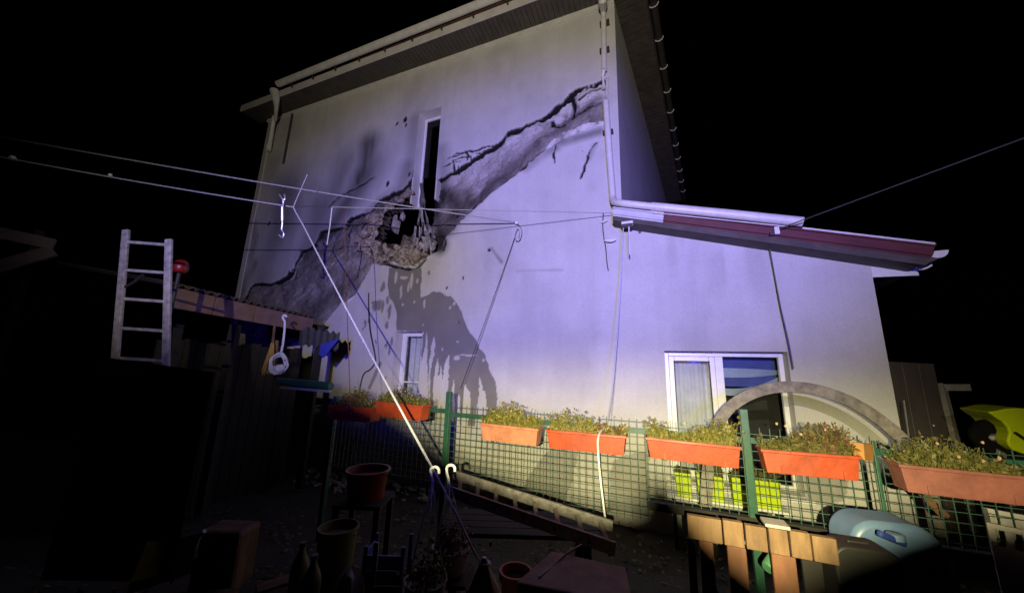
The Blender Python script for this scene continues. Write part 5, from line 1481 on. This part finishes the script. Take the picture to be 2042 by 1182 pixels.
MB().hexa([Y2, Y2 + Vector((0.2, 0.15, 0)), Y3 + Vector((0.2, 0.15, 0)), Y3, Y2 + yn, Y2 + Vector((0.2, 0.15, 0)) + yn, Y3 + Vector((0.2, 0.15, 0)) + yn, Y3 + yn]).build('end', M_DARK, yb)
MB().hexa(quadbox([Vector((Y1.x, Y1.y, 0)), Vector((Y2.x, Y2.y, 0)), Vector((Y2.x + .2, Y2.y + .3, 0)), Vector((Y1.x + .1, Y1.y + .3, 0))], -0.02, Y1.z - 0.01)).build('base', M_DARK, yb)
tb_ = thing('tan_box', 'tan box with rounded top edge and a pale rim at lower left', 'box', gnd(at(430, 1110, 2.6)))
q = at(440, 1058, 2.6)
MB().box(Vector((q.x, q.y + 0.1, q.z / 2)), (1, 0, 0), (0, 1, 0), UP, 0.16, 0.12, q.z / 2).build('body', M_WOOD, tb_, bevel=0.03)
MB().tube(spline([at(388, 1112, 2.5), at(390, 1090, 2.5), at(397, 1070, 2.5), at(408, 1058, 2.5)], 4), 0.015, 6).build('rim', M_GREYP, tb_, True)
MB().box(Vector((q.x - 0.02, q.y - 0.025, q.z / 2)), (1, 0, 0), (0, 1, 0), UP, 0.004, 0.006, q.z / 2 - 0.02).build('seam', M_DARK, tb_)

# rubbish bags, heap under a tarpaulin, planks, rubble, litter
def lump(name, label, cat, base, rx, ry, h, m, seed, folds=7, neck=False, part='bag'):
    rnd = random.Random(seed); n, rows = 28, 14; k = MB(); base = Vector(base)
    ph = [rnd.uniform(0, 6.28) for _ in range(6)]
    for i in range(rows + 1):
        t = i / rows
        r = max(0.0004, (1 - t ** 5)) ** 0.5 * (0.82 + 0.18 * math.sin(2.4 * t + 0.3))
        for j in range(n):
            a = 2 * math.pi * j / n
            w = 1 + 0.10 * math.sin(folds * a + ph[0] + 3 * t) + 0.07 * math.sin(3 * a + ph[1] - 2 * t) + 0.05 * math.sin(11 * a + ph[2] + 6 * t) + rnd.uniform(-0.02, 0.02)
            k.v.append(base + Vector((math.cos(a) * rx * r * w, math.sin(a) * ry * r * w, h * (t + 0.03 * math.sin(2 * a + ph[3]) * t))))
    for i in range(rows):
        for j in range(n):
            a_, b2 = i * n + j, i * n + (j + 1) % n
            k.f.append((a_, b2, b2 + n, a_ + n))
    k.f.append(tuple(rows * n + j for j in range(n)))
    o = thing(name, label, cat, base)
    k.build(part, m, o, True)
    if neck:
        top = base + UP * (h * 1.0)
        MB().lathe(top - UP * 0.01, [(0.03, 0), (0.018, 0.02), (0.022, 0.035), (0.06, 0.09), (0.05, 0.10)], 11).build('knot', m, o, True)
    return o
M_BAG = mat('black_bin_liner', (0.008, 0.007, 0.007), (0.005, 0.005, 0.005), 0.5, 9, 0.6, 18)
lump('white_sack', 'half empty pale sack between the bottles and the blue crate', 'sack', gnd(at(700, 1150, 2.2)), 0.10, 0.10, at(700, 1120, 2.2).z, M_GREYP, 14, part='sack')
rnd = random.Random(77)
for i, (x0, y0, ta, x1, y1, tb2, lb) in enumerate([(520, 1120, 2.6, 660, 1090, 2.9, 'weathered plank lying behind the olive bottles'), (560, 1165, 2.3, 720, 1175, 2.25, 'weathered plank lying in front of the olive bucket'), (960, 1050, 2.9, 1060, 1110, 2.5, 'weathered plank under the lying ladder'), (330, 1175, 2.4, 470, 1168, 2.45, 'weathered plank in front of the tan box')]):
    a0, a1 = at(x0, y0, ta), at(x1, y1, tb2)
    a0, a1 = Vector((a0.x, a0.y, 0.02 + 0.01 * i)), Vector((a1.x, a1.y, 0.03 + 0.01 * i))
    tag(MB().bar(a0, a1, 0.12, 0.025).build('loose_plank', M_WOOD, None, bevel=0.004), lb, 'plank')
tp = thing('terracotta_pot', 'small terracotta pot standing right of the slumped pale bag', 'flower pot', gnd(at(1028, 1165, 2.2)))
q = gnd(at(1028, 1165, 2.2)); hpot = at(1028, 1128, 2.2).z
MB().lathe(q, [(0.06, 0), (0.065, 0.01), (0.09, hpot - 0.05), (0.105, hpot - 0.05), (0.105, hpot), (0.09, hpot), (0.085, hpot - 0.06)], 20).build('pot', M_TERRA, tp, True)
MB().lathe(q + UP * (hpot - 0.05), [(0.084, 0), (0.084, 0.006)], 14).build('soil', M_SOIL, tp)
k = MB()
for i in range(2600):
    x, y = rnd.uniform(-4.5, 4.5), rnd.uniform(1.2, 5.6)
    q = Vector((x, y, ground_z(x, y) + rnd.uniform(0.01, 0.04)))
    a = Vector((rnd.gauss(0, 1), rnd.gauss(0, 1), rnd.gauss(0, 0.35))).normalized(); c = a.cross(Vector((rnd.gauss(0, .3), rnd.gauss(0, .3), 1))).normalized()
    l, w = rnd.uniform(0.03, 0.09), rnd.uniform(0.01, 0.03)
    k.add([q, q + a * l * 0.5 + c * w, q + a * l + UP * 0.01, q + a * l * 0.5 - c * w], [(0, 1, 2, 3)])
o = k.build('leaf_litter', mat('leaf_litter', (0.16, 0.12, 0.06), (0.05, 0.035, 0.02), 0.8, 9))
o['kind'] = 'stuff'; o['label'] = 'dry leaves and litter strewn over the yard'
k = MB()
for i in range(160):
    s_ = rnd.gauss(-4.9, 0.9); o_ = abs(rnd.gauss(0.25, 0.3))
    k.blob(P(s_, -0.40, o_), rnd.uniform(0.02, 0.07), 0.35, 4, 6, (1, 1, 0.7), i)
o = k.build('fallen_rubble', mat('rubble', (0.42, 0.38, 0.35), (0.2, 0.17, 0.15), 0.9, 12))
o['kind'] = 'stuff'; o['label'] = 'fallen plaster rubble at the wall foot below the hole'

M_SHADEBD = mat('shade_black', (0.004, 0.004, 0.004), (0.002, 0.002, 0.002), 1.0, 6, spec=0.0)  # near-black sheet added where the ladder's foot fades into darkness
bd = thing('shade_board', 'added black sheet standing in for the darkness over the lower half of the upright ladder', 'board', Vector((at(300, 900, 2.9).x, at(300, 900, 2.9).y, 0)))
bA, bB = at(205, 712, 3.0), at(425, 742, 3.0)
fA, fB = Vector((bA.x, bA.y - 0.03, 0.0)), Vector((bB.x, bB.y - 0.03, 0.0))
for i in range(4):
    k0, k1 = i / 4 + 0.004, (i + 1) / 4 - 0.004
    p0, p1, q0_, q1_ = fA.lerp(fB, k0), fA.lerp(fB, k1), bA.lerp(bB, k0), bA.lerp(bB, k1)
    th2 = Vector((0, 0.022, 0))
    MB().hexa([p0, p1, p1 + th2, p0 + th2, q0_, q1_, q1_ + th2, q0_ + th2]).build('plank', M_SHADEBD, bd)
